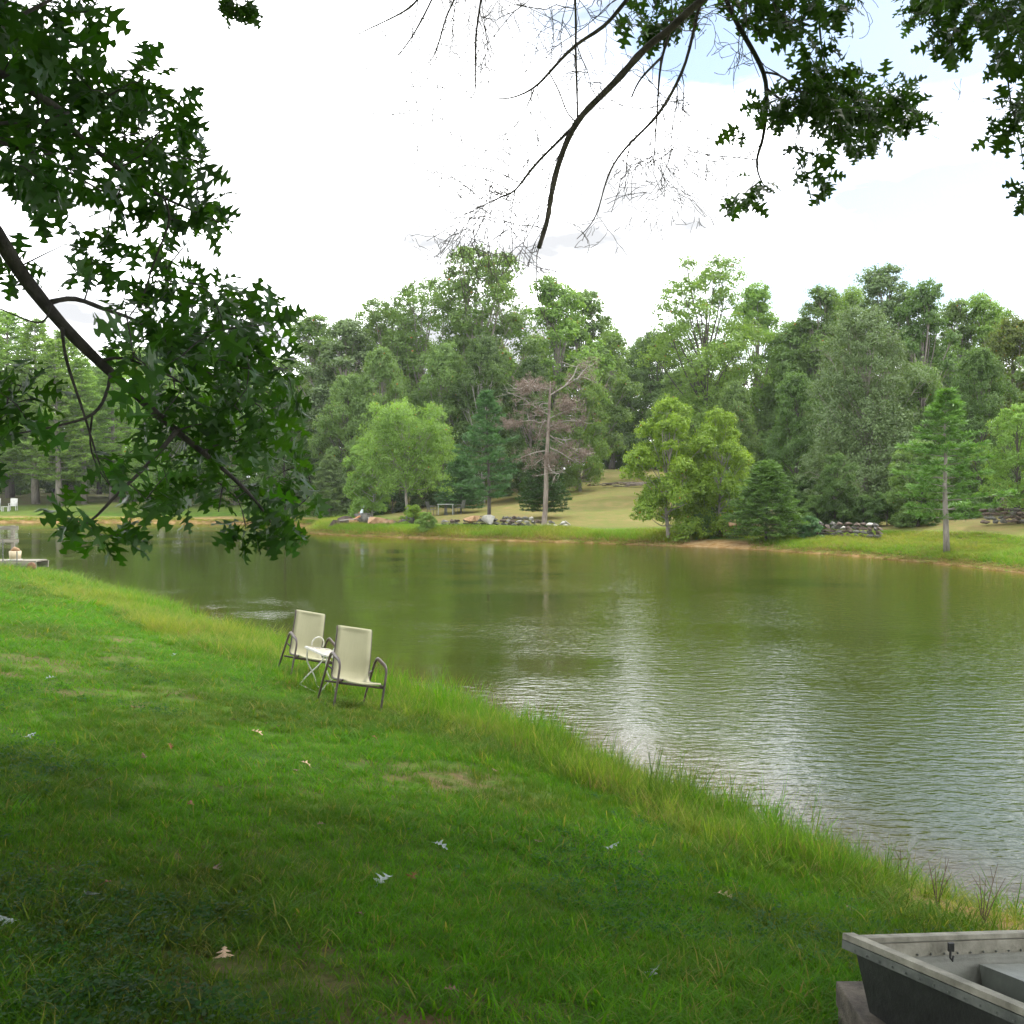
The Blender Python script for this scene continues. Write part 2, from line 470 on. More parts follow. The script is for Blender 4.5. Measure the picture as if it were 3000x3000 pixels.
def wood_amount(x, y, d, w):
    """leaf litter under the trees beyond the far lawn"""
    far = 1 - w
    lx = (x - 10) / 20.0
    clear = sstep(1.25, 0.75, np.abs((x - 0.085 * y) / (6.5 + 0.045 * y)) + 0.0) * sstep(124, 116, y)    # the open lawn that climbs the hill
    left_lawn = sstep(15, 12, d) * (x < -10)
    patio = sstep(22, 16, d) * (x > -13) * (x < 8)
    right = sstep(14, 10, d) * sstep(17.5, 19.5, x) + sstep(8, 6, d) * (x >= 8) * sstep(19.5, 17.5, x)
    return far * np.clip(1 - np.maximum(np.maximum(clear, left_lawn), np.maximum(patio, right)), 0, 1) * sstep(4, 7, d)
def set_attr(me, nm, a):
    at = me.attributes.new(nm, 'FLOAT', 'POINT')
    at.data.foreach_set('value', np.asarray(a, dtype=np.float32))
Xr, Yr = XX.ravel(), YY.ravel()
mud_edge = 0.12 + 0.42 * fnoise(Xr, Yr, 2.5, 60)
mud = sstep(mud_edge + 0.22, mud_edge - 0.1, DD) * np.where(WW > 0.5, 0.8, 1.0)
# bare bank below the left lawn and the sandy beach
far_left = (1 - WW) * (Xr < -14) * sstep(3.4, 2.4, DD + 1.2 * (fnoise(Xr, Yr, 5, 61) - 0.5))
trod = WW * np.exp(-((Xr - 3.35) ** 2 + (Yr - 6.75) ** 2) / 0.55) * 1.3
beach = (1 - WW) * np.exp(-((Xr - 10.5) ** 2 + (Yr - 53.2) ** 2) / 9.0) * sstep(2.6, 1.0, DD) * 1.4
set_attr(gme, 'mud', np.clip(np.maximum(np.maximum(np.maximum(mud, far_left), beach), trod), 0, 1))
set_attr(gme, 'dry', np.clip((1 - WW) * sstep(4.0, 8.0, DD) * np.where(Xr < -12, 0.25, 1.0), 0, 1))
bare = WW * (np.exp(-((Xr + 1.4) ** 2 + (Yr - 4.8) ** 2) / 1.6) * 0.5 + np.exp(-((Xr - 0.0) ** 2 + (Yr - 3.6) ** 2) / 0.5)
             + sstep(0.55, 0.75, fnoise(Xr, Yr, 1.6, 70)) * 0.9)
set_attr(gme, 'bare', np.clip(bare + 0.5 * (1 - WW) * sstep(0.5, 0.7, fnoise(Xr, Yr, 5, 71)), 0, 1))
set_attr(gme, 'wood', wood_amount(Xr, Yr, DD, WW))
ground = tag(put('ground', gme), 'ground of mown lawn, muddy banks and woodland floor round the pond', kind='structure')

# water
def water_material():
    m, n, l = new_mat('pond_water')
    out = N('ShaderNodeOutputMaterial', n)
    b = N('ShaderNodeBsdfPrincipled', n, inp={'Roughness': 0.035, 'IOR': 1.33})
    b.inputs['Specular IOR Level'].default_value = 0.5
    geo = N('ShaderNodeNewGeometry', n)
    at = N('ShaderNodeAttribute', n); at.attribute_name = 'shallow'
    t0 = N('ShaderNodeTexNoise', n, inp={'Scale': 0.12, 'Detail': 3.0})
    l.new(geo.outputs['Position'], t0.inputs['Vector'])
    deep = N('ShaderNodeMix', n, data_type='RGBA')
    deep.inputs['A'].default_value = (0.026, 0.035, 0.0035, 1); deep.inputs['B'].default_value = (0.038, 0.050, 0.0055, 1)
    l.new(t0.outputs['Fac'], deep.inputs['Factor'])
    c = N('ShaderNodeMix', n, data_type='RGBA'); c.inputs['B'].default_value = (0.075, 0.045, 0.008, 1)
    l.new(at.outputs['Fac'], c.inputs['Factor']); l.new(deep.outputs['Result'], c.inputs['A'])
    l.new(c.outputs['Result'], b.inputs['Base Color'])
    def wav(scale, sx, sy, det, rot=0.0, dist=0.0):
        mp = N('ShaderNodeMapping', n); mp.inputs['Scale'].default_value = (sx, sy, 1); mp.inputs['Rotation'].default_value = (0, 0, rot)
        l.new(geo.outputs['Position'], mp.inputs['Vector'])
        t = N('ShaderNodeTexNoise', n, inp={'Scale': scale, 'Detail': det, 'Roughness': 0.5, 'Distortion': dist})
        l.new(mp.outputs[0], t.inputs['Vector'])
        return t.outputs['Fac']
    w1 = wav(7.2, 0.50, 1.0, 2.0, 0.12, 0.3)
    w2 = wav(21.0, 0.55, 1.0, 2.5, -0.2, 0.2)
    w3 = wav(0.16, 1.0, 1.6, 3.0, 0.2)      # where the breeze ruffles the water
    sepx = N('ShaderNodeSeparateXYZ', n); l.new(geo.outputs['Position'], sepx.inputs[0])
    mx = N('ShaderNodeMapRange', n, inp={'From Min': -7.0, 'From Max': 5.0, 'To Min': -0.16, 'To Max': 0.14})
    l.new(sepx.outputs[0], mx.inputs['Value'])
    ad = N('ShaderNodeMath', n, operation='ADD'); l.new(w3, ad.inputs[0]); l.new(mx.outputs[0], ad.inputs[1])
    gust = N('ShaderNodeMapRange', n, inp={'From Min': 0.36, 'From Max': 0.60, 'To Min': 0.16, 'To Max': 1.0})
    l.new(ad.outputs[0], gust.inputs['Value'])
    s = N('ShaderNodeMath', n, operation='MULTIPLY_ADD'); s.inputs[1].default_value = 0.30
    l.new(w2, s.inputs[0]); l.new(w1, s.inputs[2])
    hgt = N('ShaderNodeMath', n, operation='MULTIPLY'); l.new(s.outputs[0], hgt.inputs[0]); l.new(gust.outputs[0], hgt.inputs[1])
    bp = N('ShaderNodeBump', n, inp={'Strength': 1.0, 'Distance': 0.0125})
    l.new(hgt.outputs[0], bp.inputs['Height']); l.new(bp.outputs[0], b.inputs['Normal'])
    l.new(b.outputs[0], out.inputs[0])
    return m
wx = axis(-60, 32, -20, 20, 0.5, 1.08); wy = axis(-8, 96, 4, 30, 0.5, 1.08)
WX, WY = np.meshgrid(wx, wy)
_, wd, ww = land(WX.ravel(), WY.ravel())
wi = np.arange(WX.size).reshape(WX.shape)
wq = np.stack([wi[:-1, :-1], wi[:-1, 1:], wi[1:, 1:], wi[1:, :-1]], -1).reshape(-1, 4)
wq = wq[(wd[wq] < 2.5).any(1)]
wme = mesh_from('pond_water', np.stack([WX.ravel(), WY.ravel(), 0 * WX.ravel()], 1), wq, [water_material()], True)
set_attr(wme, 'shallow', np.clip(sstep(-1.9, 0.1, wd) * np.where(ww > 0.5, 0.85, 0.7), 0, 1))
tag(put('pond_water', wme), 'murky green pond water ruffled by a light breeze', kind='structure')

# ------------------------------------------------------------------ far trees
def kites(c, nrm, size, rng, asp=0.6):
    """leaf-shaped quads: centres, normals, sizes"""
    n = len(c)
    nrm = nrm / np.maximum(1e-9, np.linalg.norm(nrm, axis=1))[:, None]
    r = rng.normal(size=(n, 3))
    t = np.cross(nrm, r); t /= np.maximum(1e-9, np.linalg.norm(t, axis=1))[:, None]
    b = np.cross(nrm, t)
    s = np.asarray(size)[:, None]
    v = np.stack([c - t * s * 0.5, c + b * s * asp * 0.5 - t * s * 0.05, c + t * s * 0.5, c - b * s * asp * 0.5 - t * s * 0.05], 1)
    return v.reshape(-1, 3)
def rnd_dir(rng, n):
    d = rng.normal(size=(n, 3)); return d / np.linalg.norm(d, axis=1)[:, None]

def decid(name, seed, H=20.0, R=6.0, base=0.22, lobes=30, per=46, leaves=22, leaf=0.24, open_=1.0, prof='oak', low=None, sub=1.0):
    """(trunk mesh, crown mesh). prof: oak, tall, vase, round"""
    rng = np.random.default_rng(seed)
    tb = MB()
    k = 9
    wob = np.cumsum(rng.normal(0, 0.14, (k, 2)), axis=0) * (H / 20)
    tz = np.linspace(0, H * 0.82, k)
    tp = np.column_stack([wob[:, 0] - wob[0, 0], wob[:, 1] - wob[0, 1], tz])
    r0 = 0.0165 * H
    tr = r0 * (1 - 0.86 * (tz / tz[-1])); tr[0] *= 1.35
    tb.tube(catmull(tp, 3), np.interp(np.linspace(0, 1, (k - 1) * 3 + 1), np.linspace(0, 1, k), tr), 9)
    cz = []
    LP, LR = [], []
    for i in range(lobes):
        t = (i + 0.5) / lobes
        h = base + (1 - base) * (t ** 0.85)
        tt = (h - base) / (1 - base)
        if prof == 'oak': r = R * (0.66 + 0.34 * math.sin(PI * min(1, tt * 1.1))) * math.sqrt(max(0.05, 1 - tt ** 3.2))
        elif prof == 'tall': r = R * (0.55 + 0.6 * math.sin(PI * tt)) * (1 - 0.75 * tt ** 3)
        elif prof == 'round': r = R * math.sqrt(max(0.05, 1 - (2 * tt - 0.85) ** 2 * 0.75))
        else: r = R * (0.35 + 0.75 * tt) * math.sqrt(max(0.02, 1.02 - tt ** 4))
        a = i * 2.39996 + rng.uniform(-0.4, 0.4)
        q = rng.uniform(0.35, 1.0) * r
        lr = R * rng.uniform(0.22, 0.44) * (1 - 0.30 * tt)
        z = h * H - lr * 0.55 + rng.uniform(-0.3, 0.3)
        c = np.array([math.cos(a) * q, math.sin(a) * q, z])
        LP.append(c); LR.append(lr)
        zz = max(base * H * 0.8, z * 0.62 - 0.1 * q)
        s = np.array([np.interp(zz, tp[:, 2], tp[:, 0]), np.interp(zz, tp[:, 2], tp[:, 1]), zz])
        midp = s * 0.45 + c * 0.55 + np.array([0, 0, -0.12 * q]) + rng.normal(0, 0.15, 3)
        tb.tube(catmull([s, midp, c], 3), np.linspace(r0 * 0.30, r0 * 0.07, 7), 5, cap=False)
        for _ in range(3):
            e = c + rnd_dir(rng, 1)[0] * lr * 0.8
            tb.tube([midp * 0.3 + c * 0.7, (c + e) / 2 + rng.normal(0, 0.1, 3), e], [r0 * 0.09, r0 * 0.06, r0 * 0.03], 3, cap=False)
    C, Nn, S = [], [], []
    for c, lr in zip(LP, LR):
        m = int(per * (lr / (R * 0.31)) ** 2)
        d = rnd_dir(rng, m)
        d[:, 2] = np.where(d[:, 2] < -0.35, -d[:, 2], d[:, 2])
        pr = rng.uniform(0.35, 1.05, m) ** 0.7
        pc = c + d * (lr * pr)[:, None] * np.array([1.08, 1.08, 0.88])
        prad = rng.uniform(0.24, 0.46, m) * (lr / 1.7) ** 0.5 * open_
        cnt = leaves
        off = rng.normal(size=(m, cnt, 3)) * (prad[:, None, None]) * np.array([0.75, 0.75, 0.52])
        cc = (pc[:, None, :] + off).reshape(-1, 3)
        nn = (d[:, None, :] * 0.7 + off / prad[:, None, None] * 0.25 + np.array([0, 0, 0.45]) + rng.normal(0, 0.60, (m, cnt, 3))).reshape(-1, 3)
        C.append(cc); Nn.append(nn); S.append(rng.uniform(0.65, 1.3, len(cc)) * leaf)
    C, Nn, S = np.concatenate(C), np.concatenate(Nn), np.concatenate(S)
    V = kites(C, Nn, S, rng)
    F = np.arange(len(V)).reshape(-1, 4)
    crown = mesh_from(name + '_crown', V, F, [M['green_mid']])
    trunk = mesh_from(name + '_trunk', np.concatenate(tb.v), tb.f, [M['bark_grey']], True)
    return trunk, crown, H

def conifer(name, seed, H=14.0, R=3.2, base=0.2, step=0.5, nb=5, tufts=9, needles=16, ln=0.26, rise=0.25, shape=0.85, irregular=0.35, wid=0.05, spread=0.28, flat=0.5):
    rng = np.random.default_rng(seed)
    tb = MB()
    r0 = 0.0135 * H
    tz = np.linspace(0, H * 0.99, 8)
    bend = np.column_stack([np.cumsum(rng.normal(0, 0.04, 8)), np.cumsum(rng.normal(0, 0.04, 8)), tz]) * np.array([H / 14, H / 14, 1])
    bend[:, :2] -= bend[0, :2]
    tb.tube(bend, r0 * (1 - 0.93 * tz / H), 8)
    C, D = [], []
    z = base * H
    while z < H * 0.985:
        t = (z - base * H) / (H * (1 - base))
        k = nb + rng.integers(-1, 2)
        a0 = rng.uniform(0, 2 * PI)
        for j in range(k):
            a = a0 + j * 2 * PI / k + rng.uniform(-0.3, 0.3)
            L = R * (1 - t) ** shape * (1 - irregular * rng.uniform(0, 1)) + 0.12
            if t < 0.12: L *= 0.8
            dirx = np.array([math.cos(a), math.sin(a), 0])
            side = np.array([-dirx[1], dirx[0], 0])
            s = np.array([np.interp(z, tz, bend[:, 0]), np.interp(z, tz, bend[:, 1]), z])
            up = rise * (0.4 + 1.1 * t)
            p1 = s + dirx * L * 0.5 + np.array([0, 0, L * up * 0.35])
            p2 = s + dirx * L + np.array([0, 0, L * up * 1.0 + rng.uniform(-0.1, 0.15)])
            tb.tube([s, p1, p2], [r0 * 0.26 * (1 - 0.7 * t), r0 * 0.14 * (1 - 0.6 * t), 0.008], 4, cap=False)
            m = max(2, int(tufts * (0.35 + L / R)))
            for q in range(m):
                f = 0.28 + 0.74 * (q + rng.uniform(0, 1)) / m
                pt = (1 - f) ** 2 * s + 2 * f * (1 - f) * p1 + f * f * p2
                w = (1 - f) * spread * L * 1.4 + spread * 0.3
                off = side * rng.uniform(-1, 1) * w + np.array([0, 0, rng.uniform(-0.3, 1.0) * 0.16 * flat]) 
                C.append(pt + off); D.append(dirx * 0.8 + off / max(0.1, w) * 0.7 + np.array([0, 0, 0.35]))
        z += step * rng.uniform(0.75, 1.2) * (1 - 0.35 * t)
    C, D = np.array(C), np.array(D)
    m = len(C)
    d = D[:, None, :] * 0.75 + rng.normal(0, 0.62, (m, needles, 3)) * np.array([1, 1, flat + 0.3])
    d /= np.linalg.norm(d, axis=2)[..., None]
    c0 = C[:, None, :] + rng.normal(0, 0.07, (m, needles, 3)) * np.array([1, 1, 0.6])
    L = rng.uniform(0.6, 1.15, (m, needles, 1)) * ln
    sd = np.cross(d, rnd_dir(rng, m * needles).reshape(m, needles, 3)); sd /= np.linalg.norm(sd, axis=2)[..., None]
    V = np.stack([c0 - sd * wid * 0.35, c0 + sd * wid * 0.35, c0 + d * L + sd * wid * 0.5, c0 + d * L - sd * wid * 0.5], 2).reshape(-1, 3)
    F = np.arange(len(V)).reshape(-1, 4)
    crown = mesh_from(name + '_crown', V, F, [M['needle_green']])
    trunk = mesh_from(name + '_trunk', np.concatenate(tb.v), tb.f, [M['bark_brown']], True)
    return trunk, crown, H

KIND = {
    'oak_a': decid('oak_a', 1, 20, 6.4, 0.10, 48, 56, 24, leaf=0.29, prof='oak'),
    'oak_b': decid('oak_b', 2, 20, 5.2, 0.12, 44, 50, 24, leaf=0.28, prof='tall'),
    'oak_c': decid('oak_c', 3, 20, 6.0, 0.16, 44, 50, 24, leaf=0.27, prof='vase', open_=0.92),
    'tall_d': decid('tall_d', 4, 22, 4.6, 0.14, 46, 48, 22, leaf=0.28, prof='tall'),
    'open_e': decid('open_e', 5, 20, 6.0, 0.24, 32, 58, 28, leaf=0.21, prof='vase', open_=0.85),
    'round_f': decid('round_f', 6, 12, 4.4, 0.16, 36, 56, 24, leaf=0.20, prof='round', open_=0.8),
    'big_g': decid('big_g', 7, 18, 7.0, 0.06, 64, 64, 26, leaf=0.20, prof='oak', open_=0.9),
    'spread': decid('spread', 12, 12, 6.6, 0.36, 30, 66, 24, leaf=0.20, prof='vase', open_=0.8),
    'maple': decid('maple', 8, 8, 2.6, 0.14, 32, 52, 24, leaf=0.15, prof='round', open_=0.65),
    'shrub': decid('shrub', 9, 5, 2.6, 0.0, 24, 50, 22, leaf=0.19, prof='round', open_=0.75),
    'pine_a': conifer('pine_a', 21, 13, 3.2, 0.20),
    'pine_b': conifer('pine_b', 22, 13, 3.9, 0.22, step=0.72, nb=4, tufts=13, needles=20, ln=0.33, irregular=0.72, rise=0.32, spread=0.34),
    'pine_tall': conifer('pine_tall', 23, 22, 4.0, 0.16, step=0.75, tufts=9, needles=14, ln=0.42, wid=0.075, irregular=0.4, shape=0.7),
    'cedar': conifer('cedar', 24, 6, 2.5, 0.10, step=0.26, nb=7, tufts=10, needles=16, ln=0.19, wid=0.045, rise=0.12, shape=0.75, irregular=0.3, spread=0.3, flat=0.3),
}
def tree(nm, kind, u, Y, vtop, mat, bark, label, cat='tree', group=None, wf=1.0, rot=None, x=None, base_z=None):
    tk, cr, H0 = KIND[kind]
    b = ground_at(u, Y)
    top = P(u, vtop, Y)[2]
    s = max(0.15, (top - b[2]) / H0)
    o = empty(nm, (b[0], b[1], b[2] - 0.06), (0, 0, random.uniform(0, 2 * PI) if rot is None else rot), label, cat, group)
    o.scale = (s * wf, s * wf, s)
    for pn, me, mt in (('trunk', tk, M[bark]), ('crown', cr, M[mat])):
        c = put(pn, me, o)
        c.material_slots[0].link = 'OBJECT'
        c.material_slots[0].material = mt
    return o
TREES = [
    ('pine_tree', 'pine_tall', 30, 112, 905, 'needle_light', 'bark_grey', 1.8, 'pale green pine standing behind the two leftmost pines'),
    ('pine_tree', 'pine_tall', 205, 113, 960, 'needle_light', 'bark_grey', 1.8, 'pale green pine standing behind the pines right of the white chairs'),
    ('leafy_tree', 'oak_a', 400, 112, 1010, 'green_bright', 'bark_grey', 0.9, 'bright green tree far behind the hanging oak leaves'),

    ('leafy_tree', 'oak_a', 1925, 112, 968, 'green_deep', 'bark_dark', 1.05, 'dark green tree filling the low part of the skyline left of the open crowned tree'),
    ('leafy_tree', 'oak_b', 1985, 98, 1080, 'green_mid', 'bark_dark', 1.0, 'mid green tree behind the yellowish green pair'),
    ('leafy_tree', 'oak_a', 2150, 76, 1110, 'green_mid', 'bark_dark', 0.75, 'mid green tree right behind the yellowish green pair'),
    ('leafy_tree', 'oak_a', 2690, 62, 1060, 'green_mid', 'bark_dark', 0.75, 'mid green tree between the big oak and the shore pine'),
    ('leafy_tree', 'oak_a', 1020, 84, 1090, 'green_mid', 'bark_dark', 0.75, 'mid green tree behind the greyish cedar of the point'),

    # name, kind, u, Y, vtop, foliage, bark, width factor, label
    ('pine_tree', 'pine_tall', -40, 100, 870, 'needle_light', 'bark_grey', 1.7, 'tall light green pine at the far left edge beyond the pond'),
    ('pine_tree', 'pine_tall', 105, 102, 925, 'needle_light', 'bark_grey', 1.6, 'light green pine with a pale trunk right of the far white chairs'),
    ('pine_tree', 'pine_tall', 172, 99, 985, 'needle_light', 'bark_grey', 1.5, 'light green pine second right of the far white chairs'),
    ('pine_tree', 'pine_tall', 247, 101, 1040, 'needle_light', 'bark_grey', 1.5, 'light green pine third right of the far white chairs'),
    ('pine_tree', 'pine_tall', 330, 104, 1010, 'needle_light', 'bark_grey', 1.5, 'green pine behind the hanging oak leaves across the pond'),
    ('leafy_tree', 'oak_b', 478, 98, 1030, 'green_bright', 'bark_pale', 0.9, 'bright green tree with a pale trunk behind the hanging branch'),
    ('leafy_tree', 'oak_b', 545, 100, 1010, 'green_mid', 'bark_grey', 0.95, 'green tree with a grey trunk seen through the hanging branch'),
    ('leafy_tree', 'oak_a', 690, 99, 1050, 'green_mid', 'bark_grey', 0.9, 'green tree mostly hidden by the hanging branch tip'),
    ('leafy_tree', 'tall_d', 925, 98, 925, 'green_mid', 'bark_grey', 1.25, 'leafy tree just right of the hanging branch on the skyline'),
    ('leafy_tree', 'tall_d', 1010, 92, 935, 'green_grey', 'bark_grey', 1.3, 'greyish green tree between the hanging branch and the tallest tree'),
    ('leafy_tree', 'oak_c', 1130, 96, 875, 'green_mid', 'bark_grey', 0.9, 'open leafy tree just left of the two tall skyline trees'),
    ('leafy_tree', 'open_e', 1235, 95, 815, 'green_mid', 'bark_grey', 1.0, 'airy tall tree left of the tallest tree'),
    ('leafy_tree', 'oak_c', 1410, 92, 722, 'green_mid', 'bark_grey', 0.92, 'tallest tree on the skyline with broad dome of green'),
    ('leafy_tree', 'oak_b', 1620, 97, 818, 'green_bright', 'bark_grey', 1.05, 'second tallest tree right of the skyline peak'),
    ('leafy_tree', 'tall_d', 1715, 100, 850, 'green_mid', 'bark_grey', 1.0, 'narrow tree at the left of the skyline gap'),
    ('leafy_tree', 'oak_b', 1790, 118, 965, 'green_bright', 'bark_grey', 1.0, 'lower tree in the dip of the skyline above the hill lawn'),
    ('leafy_tree', 'oak_a', 1885, 121, 985, 'green_mid', 'bark_grey', 0.9, 'lower tree at the top of the hill lawn'),
    ('leafy_tree', 'open_e', 2065, 84, 757, 'green_bright', 'bark_dark', 1.0, 'tall open tree with sky through its crown right of the dip'),
    ('leafy_tree', 'oak_b', 2215, 88, 840, 'green_bright', 'bark_grey', 0.85, 'leafy tree right of the open crowned tree'),
    ('leafy_tree', 'oak_a', 2330, 84, 935, 'green_mid', 'bark_grey', 0.9, 'leafy tree below the notch in the right hand skyline'),
    ('leafy_tree', 'tall_d', 2405, 82, 838, 'green_mid', 'bark_grey', 0.9, 'pointed tree on the right hand skyline left of the big oak'),
    ('leafy_tree', 'oak_b', 2480, 86, 850, 'green_bright', 'bark_grey', 0.8, 'light green tree showing over the left of the big oak'),
    ('leafy_tree', 'tall_d', 2585, 80, 780, 'green_grey', 'bark_grey', 1.05, 'highest tree on the right hand skyline behind the big oak'),
    ('leafy_tree', 'oak_b', 2705, 76, 835, 'green_deep', 'bark_grey', 0.85, 'dark green tree behind the big oak on its right'),
    ('leafy_tree', 'tall_d', 2800, 82, 880, 'green_mid', 'bark_grey', 0.9, 'slim tree on the skyline above the shore pine'),
    ('leafy_tree', 'oak_b', 2880, 80, 868, 'green_bright', 'bark_grey', 0.85, 'light green skyline tree near the right edge'),
    ('leafy_tree', 'oak_a', 2965, 66, 925, 'green_olive', 'bark_grey', 0.8, 'olive green tree high at the right edge'),
    ('leafy_tree', 'oak_b', 3130, 62, 860, 'green_mid', 'bark_grey', 0.9, 'green tree beyond the right edge of the wood'),
    # the middle and front rows
    ('leafy_tree', 'oak_a', 1120, 84, 1010, 'green_mid', 'bark_grey', 0.62, 'mid height tree behind the light green shore tree'),
    ('leafy_tree', 'oak_a', 1300, 86, 1000, 'green_mid', 'bark_grey', 0.72, 'green tree behind the patio table below the tallest tree'),
    ('leafy_tree', 'oak_a', 1555, 84, 1040, 'green_deep', 'bark_grey', 0.68, 'dark green tree behind the dead pine'),
    ('leafy_tree', 'oak_a', 1700, 88, 1050, 'green_bright', 'bark_grey', 0.66, 'bright green tree right of the dead pine'),
    ('old_tree', 'oak_a', 1415, 84, 980, 'green_deep', 'bark_pale', 0.75, 'old tree with a thick pale trunk behind the shore white pine'),
    ('big_oak', 'big_g', 2530, 61, 900, 'green_grey', 'bark_grey', 0.86, 'big greyish green oak on the right shore behind the dry stone wall'),
    ('leafy_tree', 'oak_a', 2330, 66, 1085, 'green_deep', 'bark_dark', 0.75, 'deep green tree between the yellowish tree and the big oak'),
    ('leafy_tree', 'oak_a', 2870, 58, 1010, 'green_deep', 'bark_dark', 0.7, 'dark green tree behind the shore pine on the right'),
    ('leafy_tree', 'round_f', 2985, 49, 1175, 'green_bright', 'bark_dark', 0.85, 'bright green low tree at the right edge above the stone wall'),
    ('leafy_tree', 'spread', 1195, 69.5, 1170, 'green_bright', 'bark_grey', 0.85, 'light green spreading tree with a straight grey trunk on the far shore'),
    ('small_tree', 'maple', 1088, 72, 1275, 'green_bright', 'bark_pale', 0.9, 'small bright green tree with a thin trunk on the far shore'),
    ('leafy_tree', 'maple', 1960, 55, 1175, 'green_yellow', 'bark_grey', 0.9, 'left of the two yellowish green trees on the far shore'),
    ('leafy_tree', 'maple', 2108, 55.5, 1205, 'green_yellow', 'bark_grey', 0.82, 'right of the two yellowish green trees on the far shore'),
    ('pine_tree', 'pine_b', 1432, 65, 1135, 'needle_blue', 'bark_dark', 1.15, 'bluish green white pine beside the small bench on the far shore'),
    ('pine_tree', 'pine_b', 2775, 43, 1128, 'needle_green', 'bark_grey', 1.5, 'open light green pine leaning over the right hand shore'),
    ('cedar_tree', 'cedar', 1592, 69, 1290, 'needle_dark', 'bark_brown', 1.0, 'small dark cedar behind the foot of the dead pine'),
    ('cedar_tree', 'cedar', 2245, 52, 1350, 'needle_green', 'bark_dark', 1.45, 'bushy green cedar sweeping the bank between two stone walls'),
    ('cedar_tree', 'cedar', 965, 80, 1335, 'green_grey', 'bark_grey', 1.15, 'greyish cedar by the point left of the rock pile'),
    ('cedar_tree', 'cedar', 1350, 76, 1330, 'needle_blue', 'bark_dark', 1.3, 'low bluish pine behind the patio table'),
    ('leafy_tree', 'maple', 2690, 52, 1290, 'green_mid', 'bark_dark', 1.0, 'low leafy tree left of the shore pine at the wall end'),
    ('small_tree', 'maple', 2450, 55, 1330, 'green_deep', 'bark_dark', 0.9, 'small dark tree rising behind the stone wall under the big oak'),
    ('leafy_tree', 'oak_a', 835, 88, 1120, 'green_deep', 'bark_dark', 0.6, 'dark tree behind the tip of the hanging branch'),
]
for (nm, kind, u, Y, vt, mat, bark, wf, lab) in TREES:
    tree(nm, kind, u, Y, vt, mat, bark, lab, 'tree', None, wf)
# the wood behind: trees that nothing tells apart
fill_kinds = ['oak_a', 'oak_b', 'oak_c', 'tall_d']
fill = []
for row, (Y0, vt0) in enumerate([(112, 1130), (127, 1090), (142, 1060)]):
    for k in range(17):
        u = -250 + k * 215 + row * 70 + random.uniform(-50, 50)
        Y = Y0 + random.uniform(-4, 4)
        if 1650 < u < 2010 and Y < 124: continue
        if u < 700 and Y < 108: Y += 6
        vt = vt0 + random.uniform(-40, 50) - (60 if 1000 < u < 1650 or 2100 < u < 2900 else 0)
        tree('woodland_tree', random.choice(fill_kinds), u, Y, vt, random.choice(['green_mid', 'green_deep', 'green_mid', 'green_olive']), 'bark_dark',
             'tall tree deep in the wood behind the far shore trees', 'tree', 'trees deep in the wood', 0.95)
# understorey
for k, (u, Y, vt, mt) in enumerate([(q, 131 + 3 * math.sin(q), 1290, 'green_deep') for q in range(-100, 3100, 130)] + [(400, 104, 1400, 'green_deep'), (620, 98, 1390, 'green_deep'), (760, 92, 1400, 'green_mid'), (1150, 82, 1400, 'needle_dark'), (1240, 84, 1390, 'green_deep'),
                                    (1340, 88, 1370, 'green_deep'), (1480, 88, 1390, 'green_deep'), (1540, 92, 1360, 'green_deep'), (1640, 92, 1340, 'green_mid'),
                                    (2070, 70, 1360, 'green_deep'), (2170, 66, 1380, 'green_deep'), (2350, 64, 1390, 'green_deep'), (2440, 68, 1380, 'green_deep'),
                                    (2580, 66, 1390, 'green_deep'), (2650, 60, 1400, 'green_deep'), (2740, 57, 1400, 'green_deep'), (2850, 60, 1370, 'green_mid'),
                                    (3060, 56, 1330, 'green_deep'), (60, 118, 1390, 'green_deep'), (230, 122, 1400, 'green_deep'), (900, 96, 1380, 'green_deep'), (1020, 92, 1370, 'green_deep'),
                                    (1760, 126, 1330, 'green_deep'), (1850, 128, 1330, 'green_deep'), (1940, 126, 1320, 'green_deep'), (2020, 110, 1330, 'green_deep'), (1690, 118, 1330, 'green_deep'),
                                    (1740, 122.5, 1310, 'green_deep'), (1800, 123, 1300, 'green_mid'), (1860, 122.5, 1315, 'green_deep'), (1925, 122, 1290, 'green_deep'), (1990, 119, 1310, 'green_deep'),
                                    (2330, 57, 1440, 'green_deep'), (2395, 56, 1450, 'green_mid'), (2460, 55.5, 1445, 'green_deep'), (2530, 54.5, 1450, 'green_deep'), (2600, 54, 1440, 'green_deep'), (2665, 53, 1450, 'green_mid'),
                                    (2130, 60, 1420, 'green_deep'), (2050, 61, 1430, 'green_deep'), (2720, 52, 1460, 'green_deep'), (2830, 55, 1440, 'green_deep')]):
    tree('shrub', 'shrub', u, Y, vt, mt, 'bark_dark', 'dark leafy shrub in the shade under the far shore trees', 'shrub', 'shrubs under the trees', 1.05)

